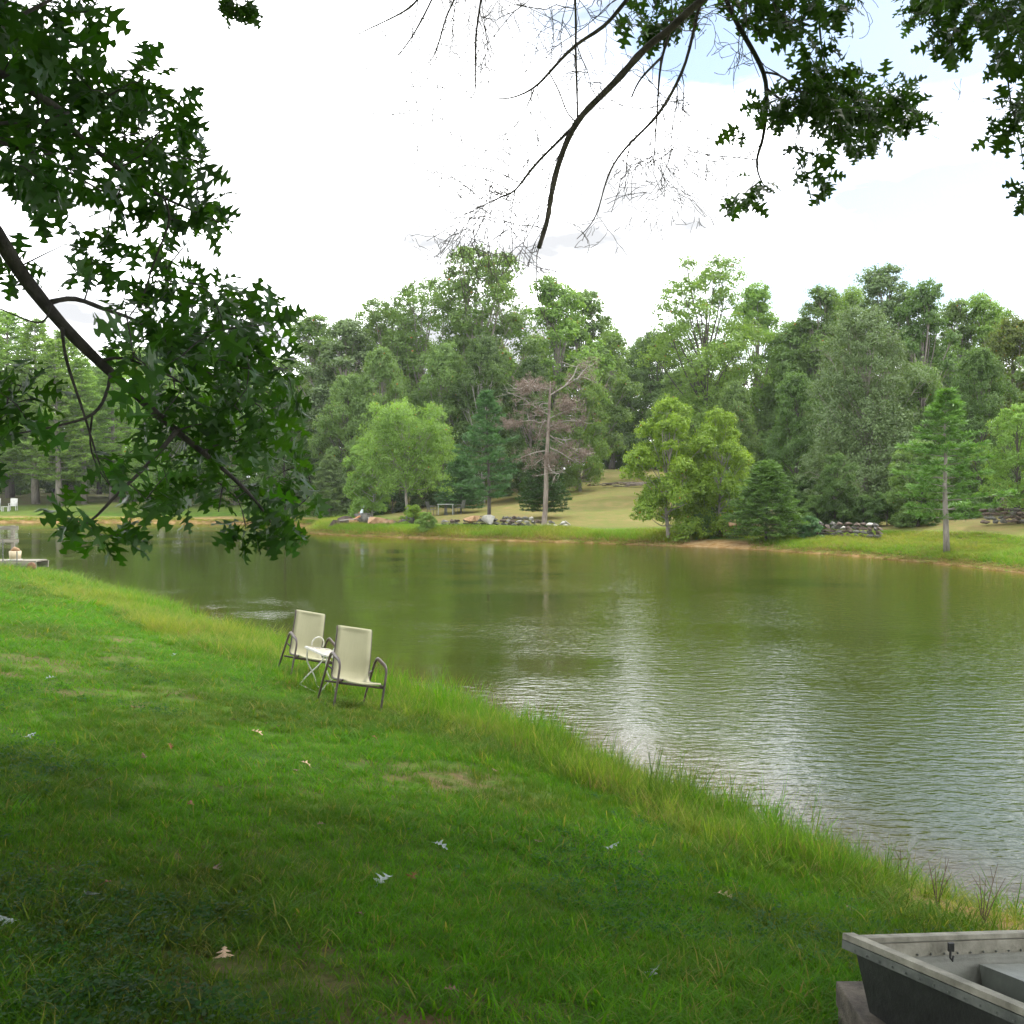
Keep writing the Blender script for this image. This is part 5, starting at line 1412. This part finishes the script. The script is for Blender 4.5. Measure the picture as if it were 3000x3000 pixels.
# right oak: bare dead limbs in the middle, leafy ends on the right
def yr(u, v): return 9.0 + 0.6 * math.sin(u * 0.01)
RT = (5.2, -2.0)
rtb = (RT[0], RT[1], gz(*RT) - 0.1)
rtr = [rtb, (RT[0], RT[1] + 0.1, rtb[2] + 3), (RT[0] - 0.2, RT[1] + 0.4, rtb[2] + 6), (RT[0] - 0.5, RT[1] + 0.9, rtb[2] + 9), (RT[0] - 0.8, RT[1] + 1.4, rtb[2] + 13)]
rootR = [(4.8, -1.4, 8.5), (3.6, 4.0, 8.8)]
rootT = [(4.8, -1.2, 9.0), (0.6, 4.5, 9.0)]
limbsR = [
    ([(2180, -90), (2040, 10), (1960, 90), (1890, 140), (1820, 222), (1750, 292), (1690, 355), (1650, 440), (1625, 520), (1612, 590), (1605, 640), (1590, 690), (1578, 728)], 8.2, 8.6, 0.027, 0.018, rootR),
    ([(1880, -60), (1830, 5), (1770, 80), (1685, 130), (1610, 212), (1560, 262), (1490, 290), (1440, 285)], 8.2, 8.6, 0.016, 0.003, rootT),
    ([(1692, 358), (1630, 420), (1560, 490), (1510, 560), (1470, 575), (1420, 600), (1360, 630)], 8.4, 8.8, 0.014, 0.003, None),
    ([(1685, -50), (1688, 60), (1686, 140), (1690, 250), (1692, 350)], 8.2, 8.4, 0.009, 0.008, [(1.2, 5.5, 9.3)]),
    ([(1962, 92), (1940, 165), (1930, 240), (1926, 320), (1920, 400), (1915, 482)], 8.3, 8.5, 0.012, 0.003, None),
    ([(1938, 168), (1900, 205), (1870, 240), (1850, 285)], 8.3, 8.4, 0.010, 0.007, None),
    ([(2060, -30), (2020, 150), (1985, 240), (1930, 335), (1870, 395), (1810, 460), (1775, 530), (1755, 610), (1730, 660), (1690, 700)], 8.5, 9.0, 0.013, 0.003, rootR),
    ([(1245, -40), (1215, 10), (1170, 42), (1090, 80), (1000, 125)], 9.0, 9.4, 0.009, 0.002, rootT),
    ([(1280, -40), (1255, 20), (1215, 95), (1170, 160), (1125, 195)], 9.0, 9.3, 0.008, 0.002, rootT),
    ([(1345, -30), (1310, 40), (1290, 110), (1262, 185), (1200, 215)], 9.0, 9.3, 0.008, 0.002, rootT),
    ([(1415, -40), (1400, 60), (1392, 130), (1394, 230), (1388, 285), (1340, 300)], 8.9, 9.1, 0.008, 0.002, rootT),
    ([(1690, 360), (1660, 330), (1640, 270), (1610, 215)], 8.4, 8.6, 0.006, 0.005, None),
    ([(1565, 262), (1540, 320), (1510, 370), (1440, 420)], 8.6, 8.8, 0.006, 0.002, None),
    ([(1500, 580), (1440, 560), (1380, 550)], 8.7, 8.8, 0.004, 0.002, None),
    ([(2110, -60), (2150, 50), (2195, 130), (2240, 215), (2246, 290), (2240, 370), (2232, 420), (2215, 470), (2225, 520), (2240, 545)], 8.8, 9.4, 0.021, 0.004, rootR),
    ([(2242, 212), (2300, 225), (2370, 300), (2420, 350)], 9.0, 9.4, 0.010, 0.005, None),
    ([(2246, 260), (2300, 300), (2400, 340), (2520, 360), (2640, 330)], 9.0, 9.6, 0.012, 0.004, None),
    ([(2225, 110), (2290, 70), (2360, 60), (2450, 30)], 8.9, 9.2, 0.009, 0.005, None),
    ([(2400, -60), (2400, 60), (2410, 160), (2440, 260)], 9.0, 9.3, 0.012, 0.005, rootR),
    ([(2400, 340), (2420, 420), (2440, 500), (2420, 540)], 9.2, 9.4, 0.006, 0.003, None),
    ([(2750, -60), (2760, 30), (2740, 110)], 9.2, 9.6, 0.011, 0.004, rootR),
    ([(3060, -60), (2990, 60), (2950, 160), (2960, 300), (2990, 420), (3010, 560)], 9.2, 9.8, 0.013, 0.004, rootR),
    ([(2215, 468), (2150, 460), (2080, 455), (2040, 448)], 9.3, 9.5, 0.005, 0.002, None),
    ([(760, -120), (715, -60), (690, -25)], 8.6, 8.8, 0.010, 0.004, rootT),
    ([(430, -120), (400, -50), (388, -20)], 8.6, 8.8, 0.010, 0.004, [(-0.6, 5.0, 9.4)]),
]
regR = [
    ([(1840, -50), (2060, -60), (2060, 70), (2000, 70), (1900, 120), (1820, 100)], 62, 1.5, 0.2),
    ([(2100, -60), (2490, -60), (2480, 30), (2440, 110), (2400, 130), (2290, 120), (2260, 60), (2120, 40)], 62, 1.6, 0.3),
    ([(2350, 100), (2440, 110), (2450, 210), (2420, 240), (2350, 230)], 62, 2.0, 0.2),
    ([(2140, 350), (2200, 290), (2300, 270), (2340, 240), (2440, 240), (2470, 200), (2560, 210), (2640, 210), (2700, 270), (2680, 380), (2620, 420), (2560, 440), (2510, 460), (2460, 420), (2420, 350), (2320, 330), (2230, 350), (2150, 400)], 62, 2.3, 0.3),
    ([(2350, 430), (2420, 440), (2450, 540), (2400, 550)], 62, 1.4, 0.1),
    ([(2145, 520), (2220, 510), (2235, 580), (2180, 600), (2140, 580)], 62, 2.0, 0.1),
    ([(2660, -60), (3060, -60), (3060, 30), (2950, 40), (2900, 90), (2820, 120), (2780, 180), (2700, 180), (2740, 110), (2670, 90)], 62, 2.0, 0.3),
    ([(2950, 30), (3070, 20), (3070, 210), (2920, 220), (2900, 180), (2940, 140)], 62, 2.3, 0.3),
    ([(2940, 280), (3070, 260), (3070, 460), (2930, 460), (2920, 390)], 62, 2.3, 0.25),
    ([(2990, 530), (3070, 510), (3070, 600), (2995, 590)], 62, 2.0, 0.15),
    ([(370, -20), (410, -20), (400, 30), (375, 40)], 62, 1.2, 0.1),
    ([(640, -60), (780, -60), (770, 15), (700, 25), (640, 10)], 62, 1.5, 0.1),
]
build_oak(rtb, 'oak with bare dead limbs and leafy ends across the top of the view', limbsR, regR, rtr, (4.2, 1.8, 11.2), (8.2, 9.2, 6.2), ['oak_leaf_far'], 9, 0.158,
          [(0, 16, 0.7), (1, 22, 0.9), (2, 24, 0.7), (3, 10, 0.8), (4, 14, 0.6), (6, 20, 0.7), (7, 24, 0.8), (8, 22, 0.8), (9, 22, 0.8), (10, 16, 0.7), (12, 8, 0.5), (14, 12, 0.8), (16, 3, 0.5), (22, 4, 0.4), (11, 4, 0.5)],
          yr, 34000)

# ------------------------------------------------------------------ grass
def blade_mesh(name, seed, n, rad, h, w, lean, mat, curve=0.5, segs=3):
    rng = np.random.default_rng(seed)
    V, F = [], []
    for i in range(n):
        a = rng.uniform(0, 2 * PI); r = rad * math.sqrt(rng.uniform())
        p = np.array([math.cos(a) * r, math.sin(a) * r, 0])
        b = rng.uniform(0, 2 * PI); hh = h * rng.uniform(0.45, 1.1); ww = w * rng.uniform(0.7, 1.3)
        d = np.array([math.cos(b), math.sin(b), 0]); sd = np.array([-d[1], d[0], 0])
        le = lean * rng.uniform(0.2, 1.3)
        base = len(V)
        for s in range(segs):
            t = s / segs
            c = p + d * (le * hh * t + curve * hh * t * t * rng.uniform(0.7, 1.2)) + np.array([0, 0, hh * (t - 0.25 * curve * t * t)])
            V += [c - sd * ww * (1 - 0.7 * t) / 2, c + sd * ww * (1 - 0.7 * t) / 2]
        t = 1.0
        V.append(p + d * (le * hh + curve * hh) + np.array([0, 0, hh * (1 - 0.3 * curve)]))
        for s in range(segs - 1):
            q = base + 2 * s; F.append((q, q + 1, q + 3, q + 2))
        q = base + 2 * (segs - 1); F.append((q, q + 1, base + 2 * segs))
    return mesh_from(name, np.array(V), F, [mat])
def grass_mat(name, a, b, c, d, scale=0.6, trans=0.42, tip=None, fine=7.0):
    """a..d: two greens, a dry tone and a dull tone mixed by patches in the lawn"""
    m, n, l = new_mat(name)
    out = N('ShaderNodeOutputMaterial', n)
    geo = N('ShaderNodeNewGeometry', n)
    def noise(sc, det=4.0):
        t = N('ShaderNodeTexNoise', n, inp={'Scale': sc, 'Detail': det}); l.new(geo.outputs['Position'], t.inputs['Vector']); return t.outputs['Fac']
    def mr(x, lo, hi):
        r = N('ShaderNodeMapRange', n, inp={'From Min': lo, 'From Max': hi}); l.new(x, r.inputs['Value']); return r.outputs[0]
    def mix(f, A, B):
        x = N('ShaderNodeMix', n, data_type='RGBA'); l.new(f, x.inputs['Factor'])
        for k, q in (('A', A), ('B', B)):
            if isinstance(q, tuple): x.inputs[k].default_value = (*q, 1)
            else: l.new(q, x.inputs[k])
        return x.outputs['Result']
    base = mix(geo.outputs['Random Per Island'], a, b)
    base = mix(mr(noise(scale), 0.44, 0.62), base, d)
    gt = mr(geo.outputs['Random Per Island'], 0.86, 0.90)
    base = mix(gt, base, c)
    base = mix(mr(noise(fine), 0.35, 0.75), base, a)
    p = N('ShaderNodeBsdfPrincipled', n, inp={'Roughness': 0.65}); p.inputs['Specular IOR Level'].default_value = 0.12
    l.new(base, p.inputs['Base Color'])
    tr = N('ShaderNodeBsdfTranslucent', n)
    th = N('ShaderNodeMix', n, data_type='RGBA', blend_type='MULTIPLY'); th.inputs['Factor'].default_value = 1.0; th.inputs['B'].default_value = (1.6, 1.6, 0.8, 1)
    l.new(base, th.inputs['A']); l.new(th.outputs['Result'], tr.inputs['Color'])
    ms = N('ShaderNodeMixShader', n); ms.inputs[0].default_value = trans
    l.new(p.outputs[0], ms.inputs[1]); l.new(tr.outputs[0], ms.inputs[2]); l.new(ms.outputs[0], out.inputs[0])
    return m
M['lawn'] = grass_mat('lawn_blades', (0.045, 0.145, 0.003), (0.125, 0.330, 0.005), (0.22, 0.20, 0.05), (0.070, 0.110, 0.012))
M['shore'] = grass_mat('shore_blades', (0.065, 0.150, 0.010), (0.160, 0.290, 0.022), (0.36, 0.31, 0.10), (0.24, 0.26, 0.045), scale=0.35)
M['far_grass'] = grass_mat('far_shore_blades', (0.085, 0.180, 0.014), (0.200, 0.33, 0.028), (0.36, 0.28, 0.08), (0.25, 0.25, 0.045), scale=0.22)
M['weed'] = grass_mat('broad_weeds', (0.024, 0.095, 0.012), (0.050, 0.160, 0.020), (0.05, 0.1, 0.03), (0.03, 0.07, 0.03))
M['dry_blade'] = grass_mat('dry_blades', (0.16, 0.12, 0.05), (0.30, 0.23, 0.10), (0.36, 0.29, 0.14), (0.20, 0.16, 0.06))

def scatter(name, protos, pts, scl, rots, pick, label):
    """one object whose node tree sets grass tufts on the given points"""
    me = bpy.data.meshes.new(name)
    me.vertices.add(len(pts)); me.vertices.foreach_set('co', np.asarray(pts, np.float32).ravel())
    a = me.attributes.new('scl', 'FLOAT_VECTOR', 'POINT'); a.data.foreach_set('vector', np.asarray(scl, np.float32).ravel())
    a = me.attributes.new('rotv', 'FLOAT_VECTOR', 'POINT'); a.data.foreach_set('vector', np.asarray(rots, np.float32).ravel())
    a = me.attributes.new('pick', 'INT', 'POINT'); a.data.foreach_set('value', np.asarray(pick, np.int32))
    for p in protos:
        for mt in p.materials:
            if mt.name not in [m.name for m in me.materials]: me.materials.append(mt)
    o = put(name, me)
    ng = bpy.data.node_groups.new(name + '_nodes', 'GeometryNodeTree')
    ng.interface.new_socket('Geometry', in_out='INPUT', socket_type='NodeSocketGeometry')
    ng.interface.new_socket('Geometry', in_out='OUTPUT', socket_type='NodeSocketGeometry')
    n, l = ng.nodes, ng.links
    gi, go = n.new('NodeGroupInput'), n.new('NodeGroupOutput')
    join = n.new('GeometryNodeGeometryToInstance')
    for p in protos[::-1]:
        po = bpy.data.objects.new(name + '_tuft', p)      # never linked to the scene: only a source for the nodes
        oi = n.new('GeometryNodeObjectInfo'); oi.inputs['Object'].default_value = po
        l.new(oi.outputs['Geometry'], join.inputs[0])
    iop = n.new('GeometryNodeInstanceOnPoints')
    iop.inputs['Pick Instance'].default_value = True
    def named(nm, ty):
        x = n.new('GeometryNodeInputNamedAttribute'); x.data_type = ty; x.inputs['Name'].default_value = nm; return x.outputs['Attribute']
    l.new(gi.outputs[0], iop.inputs['Points'])
    l.new(join.outputs[0], iop.inputs['Instance'])
    l.new(named('pick', 'INT'), iop.inputs['Instance Index'])
    e2r = n.new('FunctionNodeEulerToRotation'); l.new(named('rotv', 'FLOAT_VECTOR'), e2r.inputs[0]); l.new(e2r.outputs[0], iop.inputs['Rotation'])
    l.new(named('scl', 'FLOAT_VECTOR'), iop.inputs['Scale'])
    l.new(iop.outputs[0], go.inputs[0])
    md = o.modifiers.new('scatter', 'NODES'); md.node_group = ng
    return tag(o, label, 'grass', kind='stuff')

def polar(n, r0, r1, a0, a1, p=1.0):
    r = (r0 ** (2 - p) + RNG.uniform(0, 1, n) * (r1 ** (2 - p) - r0 ** (2 - p))) ** (1 / (2 - p))
    a = np.radians(RNG.uniform(a0, a1, n))
    return np.sin(a) * r, np.cos(a) * r

# mown lawn in front
px_, py_ = polar(92000, 2.2, 42, -38, 36, 1.25)
z_, d_, w_ = land(px_, py_)
thin = sstep(0.60, 0.80, fnoise(px_, py_, 1.6, 70)) * 0.7
thin = np.maximum(thin, np.exp(-((px_ - 3.35) ** 2 + (py_ - 6.75) ** 2) / 0.5))
keep = (d_ > 0.9) & (w_ > 0.5) & (RNG.uniform(size=len(px_)) > thin)
px_, py_, z_, d_ = px_[keep], py_[keep], z_[keep], d_[keep]
rr_ = np.hypot(px_, py_)
sc_ = (0.75 + 0.65 * fnoise(px_, py_, 0.9, 80)) * RNG.uniform(0.75, 1.25, len(px_))
wid = np.maximum(1.0, rr_ / 9)
hgt = np.maximum(1.0, (rr_ / 14) ** 0.5) * (1 + 0.6 * sstep(3.2, 1.6, d_))
lawn_protos = [blade_mesh('lawn_tuft', 100 + k, 24, 0.075, [0.050, 0.060, 0.075, 0.055][k], 0.0042, 0.5, M['lawn'], 0.6, 2) for k in range(4)]
lawn_protos += [blade_mesh('lawn_tuft', 140 + k, 9, 0.06, 0.10, 0.0085, 0.75, M['lawn'], 0.7, 3) for k in range(2)]
rot_ = np.stack([RNG.uniform(-0.2, 0.2, len(px_)), RNG.uniform(-0.2, 0.2, len(px_)), RNG.uniform(0, 6.28, len(px_))], 1)
lawn_pick = np.where(RNG.uniform(size=len(px_)) < 0.04 + 0.30 * sstep(0.55, 0.72, fnoise(px_, py_, 0.7, 83)), RNG.integers(4, 6, len(px_)), RNG.integers(0, 4, len(px_)))
scatter('lawn_grass', lawn_protos, np.stack([px_, py_, z_ - 0.006], 1), np.stack([sc_ * wid, sc_ * wid, sc_ * hgt], 1), rot_, lawn_pick, 'mown green lawn grass sloping from the camera down to the pond')
print('lawn', len(px_))
print('TRIS', sum((len(m.loops) - 2 * len(m.polygons)) for m in bpy.data.meshes if m.users))

# clover and weeds in the lawn
px_, py_ = polar(14000, 2.2, 14, -38, 34, 1.2)
z_, d_, w_ = land(px_, py_)
keep = (d_ > 1.4) & (fnoise(px_, py_, 1.3, 91) > 0.60 + 0.15 * RNG.uniform(size=len(px_)))
px_, py_, z_ = px_[keep], py_[keep], z_[keep]
def weed_mesh(seed):
    rng = np.random.default_rng(seed); m = 16
    c = rng.normal(0, 0.035, (m, 3)); c[:, 2] = rng.uniform(0.015, 0.05, m)
    V = kites(c, np.array([0, 0, 1.0]) + rng.normal(0, 0.35, (m, 3)), rng.uniform(0.010, 0.022, m), rng, 0.8)
    return mesh_from('weed_tuft', V, np.arange(len(V)).reshape(-1, 4), [M['weed']])
s_ = RNG.uniform(0.7, 1.4, len(px_))
scatter('clover', [weed_mesh(k) for k in range(3)], np.stack([px_, py_, z_], 1), np.stack([s_] * 3, 1), np.stack([0 * s_, 0 * s_, RNG.uniform(0, 6.28, len(s_))], 1), RNG.integers(0, 3, len(s_)), 'patches of dark clover and broad weeds in the lawn')['category'] = 'clover'

# tall grass on the near bank
def bank_points(line, n, dmin, dmax, seg0, seg1):
    seg = np.linalg.norm(np.diff(line, axis=0), axis=1); cum = np.concatenate([[0], np.cumsum(seg)])
    s = RNG.uniform(seg0, seg1, n)
    x = np.interp(s, cum, line[:, 0]); y = np.interp(s, cum, line[:, 1])
    x += RNG.uniform(-dmax, dmax, n); y += RNG.uniform(-dmax, dmax, n)
    return x, y
seg = np.linalg.norm(np.diff(near_c, axis=0), axis=1); cumn = np.concatenate([[0], np.cumsum(seg)])
def near_s(x): return float(np.interp(-x, -near_c[:, 0], cumn))
x_, y_ = bank_points(near_c, 60000, 0, 2.6, near_s(9), near_s(-30))
z_, d_, w_ = land(x_, y_)
band = 1.45 + 1.1 * sstep(1.0, -5.0, x_)            # the unmown strip widens towards the left
ok = (d_ > -0.12) & (d_ < band * (0.7 + 0.6 * vnoise(x_, y_, 1.2, 97))) & (RNG.uniform(size=len(x_)) < np.where(y_ < 12, 0.9, 0.5)) & (fnoise(x_, y_, 0.8, 98) > 0.28)
# leave the trodden spot by the boat
ok &= ~((x_ > 2.6) & (y_ < 7.6) & (RNG.uniform(size=len(x_)) < 0.75))
x_, y_, z_, d_ = x_[ok], y_[ok], z_[ok], d_[ok]
ht = (0.45 + 1.5 * fnoise(x_, y_, 0.9, 99) ** 1.4) * (1 - 0.62 * sstep(2.1, 3.0, x_) * sstep(9.0, 7.8, y_)) * sstep(-0.3, 0.5, band[ok] - d_ + 0.1) * RNG.uniform(0.6, 1.25, len(x_))
shore_protos = [blade_mesh('shore_tuft', 200 + k, 15, 0.07, [0.26, 0.33, 0.30, 0.22][k], 0.0055, 0.28, M['shore'] if k < 3 else M['dry_blade'], 0.45, 4) for k in range(4)]
pk = RNG.choice(4, len(x_), p=[0.34, 0.25, 0.29, 0.12])
rot_ = np.stack([RNG.uniform(-0.2, 0.2, len(x_)), RNG.uniform(-0.2, 0.2, len(x_)), RNG.uniform(0, 6.28, len(x_))], 1)
wf_ = np.maximum(1, y_ / 12)
scatter('bank_grass', shore_protos, np.stack([x_, y_, z_ - 0.01], 1), np.stack([wf_, wf_, np.maximum(0.25, ht)], 1), rot_, pk, 'tall unmown grass along the near edge of the pond')
print('bank', len(x_))
x_, y_ = bank_points(near_c, 9000, 0, 1.6, near_s(3.4), near_s(-9))
z_, d_, w_ = land(x_, y_)
ok = (d_ > -0.18) & (d_ < 1.1) & (fnoise(x_, y_, 0.55, 121) > 0.46) & (RNG.uniform(size=len(x_)) < np.where(y_ > 15, 0.35, 0.9))
x_, y_, z_, d_ = x_[ok], y_[ok], z_[ok], d_[ok]
reed_protos = [blade_mesh('reed_tuft', 230 + k, 9, 0.06, [0.44, 0.54, 0.36][k], 0.0075, 0.22, M['lawn'] if k < 2 else M['shore'], 0.35, 4) for k in range(3)]
rot_ = np.stack([RNG.uniform(-0.15, 0.15, len(x_)), RNG.uniform(-0.15, 0.15, len(x_)), RNG.uniform(0, 6.28, len(x_))], 1)
s_ = (1 - 0.55 * sstep(2.1, 3.0, x_) * sstep(9.0, 7.8, y_)) * RNG.uniform(0.6, 1.25, len(x_)) * (0.7 + 0.6 * vnoise(x_, y_, 0.8, 123))
scatter('waterside_grass', reed_protos, np.stack([x_, y_, z_ - 0.01], 1), np.stack([np.ones(len(x_))] * 2 + [s_], 1), rot_, RNG.integers(0, 3, len(x_)), 'taller coarse grass clumps standing at the near water edge')
print('reeds', len(x_))

# tall grass on the far bank
x_, y_ = bank_points(far_c, 120000, 0, 8, 20, np.linalg.norm(np.diff(far_c, axis=0), axis=1).sum() - 18)
z_, d_, w_ = land(x_, y_)
lft = x_ < -14
lim = np.where(lft, 2.0, np.where(x_ > 15.5, 7.0, 4.2)) * (0.7 + 0.6 * vnoise(x_, y_, 4, 101))
ok = (d_ > 0.03) & (d_ < lim) & (w_ < 0.6) & (y_ > 20)
bs = np.exp(-((x_ - 10.5) ** 2 + (y_ - 53.0) ** 2) / 8.0)
ok &= RNG.uniform(size=len(x_)) > bs * 1.2
ok &= RNG.uniform(size=len(x_)) > np.where(lft, 0.6, 0.15)
x_, y_, z_, d_ = x_[ok], y_[ok], z_[ok], d_[ok]
ht = (0.25 + 0.95 * fnoise(x_, y_, 3.0, 103)) * np.where(x_ < -14, 0.45, 1.0) * sstep(-0.1, 1.4, d_) * (1 - 0.45 * sstep(2.5, 4.5, d_)) * np.where(x_ > 11, 0.62, 1.0)
far_protos = [blade_mesh('far_tuft', 300 + k, 13, 0.20, [0.55, 0.66, 0.6][k], 0.020, 0.25, M['far_grass'] if k < 2 else M['dry_blade'], 0.35, 3) for k in range(3)]
pk = RNG.choice(3, len(x_), p=[0.48, 0.34, 0.18]); pk = np.where((d_ < 0.8) & (RNG.uniform(size=len(d_)) < 0.7), 2, pk)
rot_ = np.stack([0 * x_, 0 * x_, RNG.uniform(0, 6.28, len(x_))], 1)
scatter('far_bank_grass', far_protos, np.stack([x_, y_, z_ - 0.01], 1), np.stack([np.ones(len(x_))] * 2 + [np.maximum(0.15, ht)], 1), rot_, pk, 'tall yellow green grass along the far edge of the pond')
print('far bank', len(x_))

# single stalks standing up at the near water's edge
def stalk(u, v, Y, h, lab, seed, mat='dry_stalk', n=4, lean=0.3):
    r = random.Random(seed)
    b = G(u, v) if Y is None else ground_at(u, Y)
    mb = MB()
    for k in range(n):
        a = r.uniform(0, 6.28); le = lean * r.uniform(0.3, 1.2); hh = h * r.uniform(0.5, 1.0)
        e = np.array([math.cos(a) * le * hh, math.sin(a) * le * hh * 0.5, hh])
        pts = catmull([np.zeros(3), e * 0.5 + np.array([0, 0, 0.06 * hh]), e], 3)
        mb.tube(pts, np.linspace(0.0045, 0.0014, len(pts)), 4)
        if k < 2:
            f = pts[len(pts) // 2 + 1]
            mb.tube([f, f + np.array([math.cos(a + 1) * 0.07, 0, 0.10])], [0.0025, 0.001], 3)
    o = mb.obj('weed_stalk', M[mat]); o.location = tuple(b - np.array([0, 0, 0.01]))
    return tag(o, lab, 'plant', 'single stalks at the near water edge')
M['dry_stalk'] = simple_mat('dry_stalk', (0.09, 0.055, 0.05), (0.20, 0.13, 0.09), 0.8, 12)
M['green_stalk'] = simple_mat('green_stalk', (0.05, 0.10, 0.02), (0.10, 0.16, 0.04), 0.7, 12)
stalk(2880, 2715, None, 0.42, 'forked reddish brown stalk rising just above the boat rim', 1, n=5, lean=0.45)
stalk(2745, 2655, None, 0.36, 'tall thin dry stalk at the water edge left of the forked one', 2, n=5)
stalk(2640, 2590, None, 0.34, 'thin brown stalk in the bank grass above the boat bow', 3, n=4)
stalk(2290, 2500, None, 0.40, 'dark upright stalk midway along the bank grass', 4, n=4, mat='green_stalk')
stalk(1915, 2330, None, 0.55, 'leafy green upright stalk in the bank grass below the bright reflection', 5, n=5, mat='green_stalk', lean=0.2)

# ------------------------------------------------------------------ fallen leaves on the lawn
M['leaf_white'] = simple_mat('leaf_pale', (0.17, 0.21, 0.19), (0.36, 0.41, 0.39), 0.6, 12)
M['leaf_tan'] = simple_mat('leaf_tan', (0.34, 0.22, 0.12), (0.55, 0.40, 0.25), 0.7, 12)
M['leaf_brown'] = simple_mat('leaf_brown', (0.09, 0.045, 0.025), (0.19, 0.09, 0.05), 0.7, 12)
M['leaf_red'] = simple_mat('leaf_red', (0.16, 0.04, 0.015), (0.28, 0.07, 0.03), 0.7, 12)
FL = [(1142, 2598, 'leaf_white', 0.17, 'bright white upturned oak leaf low in the middle of the lawn'), (250, 2645, 'leaf_white', 0.16, 'pale bluish oak leaf on the dark lawn at the left'),
      (1772, 2500, 'leaf_white', 0.14, 'white oak leaf in the grass right of the lawn centre'), (1272, 2492, 'leaf_white', 0.12, 'small pale curled leaf above the bright white one'),
      (735, 2158, 'leaf_tan', 0.16, 'pale tan oak leaf below the sling chairs'), (2100, 2638, 'leaf_tan', 0.16, 'curled tan oak leaf standing in grass left of the boat'),
      (515, 1925, 'leaf_white', 0.18, 'white leaf high on the lawn left of the chairs'), (160, 1998, 'leaf_white', 0.14, 'small white leaf on the lawn near the left edge'),
      (505, 2046, 'leaf_tan', 0.13, 'tan leaf on the bright lawn left of the chairs'), (882, 2247, 'leaf_tan', 0.13, 'tan curled leaf in mid lawn below the chairs'),
      (70, 2176, 'leaf_white', 0.12, 'pale leaf at the left edge of the mid lawn'), (2518, 2686, 'leaf_brown', 0.14, 'dark brown leaf in the grass just above the boat corner'),
      (1220, 2578, 'leaf_red', 0.12, 'reddish leaf beside the bright white one'), (655, 2850, 'leaf_tan', 0.13, 'dull tan leaf at the bottom of the lawn'),
      (1925, 2870, 'leaf_white', 0.13, 'pale bluish leaf in the grass left of the timber blocks'), (50, 2732, 'leaf_white', 0.12, 'pale leaf at the lower left edge'),
      (640, 2575, 'leaf_brown', 0.18, 'dark brown curled leaf in the shaded lower lawn')]
flm = {}
def fallen(u, v, mk, L, lab, grp=None, seed=0):
    r = random.Random(seed + int(u))
    if mk not in flm: flm[mk] = [mesh_from('fallen_leaf', a, f, [M[mk]]) for a, f in [leaf_geo(20 + k, curl=[0.45, -0.35, 0.6][k], fold=[0.45, -0.4, 0.3][k]) for k in range(3)]]
    b = G(u, v)
    o = put('fallen_leaf', r.choice(flm[mk]), None, (b[0], b[1], b[2] + 0.040), (r.uniform(-0.3, 0.3), r.uniform(-0.3, 0.3), r.uniform(0, 6.28)), (L * 0.66, L * 0.66, L * 0.66))
    return tag(o, lab, 'leaf', grp or 'fallen leaves on the lawn')
for i, (u, v, mk, L, lab) in enumerate(FL): fallen(u, v, mk, L, lab, None, i)
for (u, v) in [(385, 2085), (495, 2195), (675, 2122), (785, 2130), (820, 2140), (430, 2240), (300, 2300), (930, 2440), (1590, 2485), (1870, 2510), (1460, 2270), (1090, 2170), (40, 1838), (180, 1846), (560, 2380), (880, 2270), (330, 2610), (1300, 2930), (1060, 2700)]:
    fallen(u, v, random.choice(['leaf_brown', 'leaf_red', 'leaf_brown']), 0.09, 'small dark brown dead leaf lying in the lawn grass', 'small brown leaves in the grass', 77)

# ------------------------------------------------------------------ thin summer haze
hz = MB(); hz.box((0, 230, 22), (800, 560, 52))
hm, hn, hl = new_mat('haze')
ho = N('ShaderNodeOutputMaterial', hn)
hv = N('ShaderNodeVolumePrincipled', hn, inp={'Density': 0.0002})
hv.inputs['Color'].default_value = (0.93, 0.96, 1.0, 1)
hl.new(hv.outputs[0], ho.inputs['Volume'])
tag(hz.obj('haze', hm), 'thin pale summer haze over the pond and woods', kind='stuff')
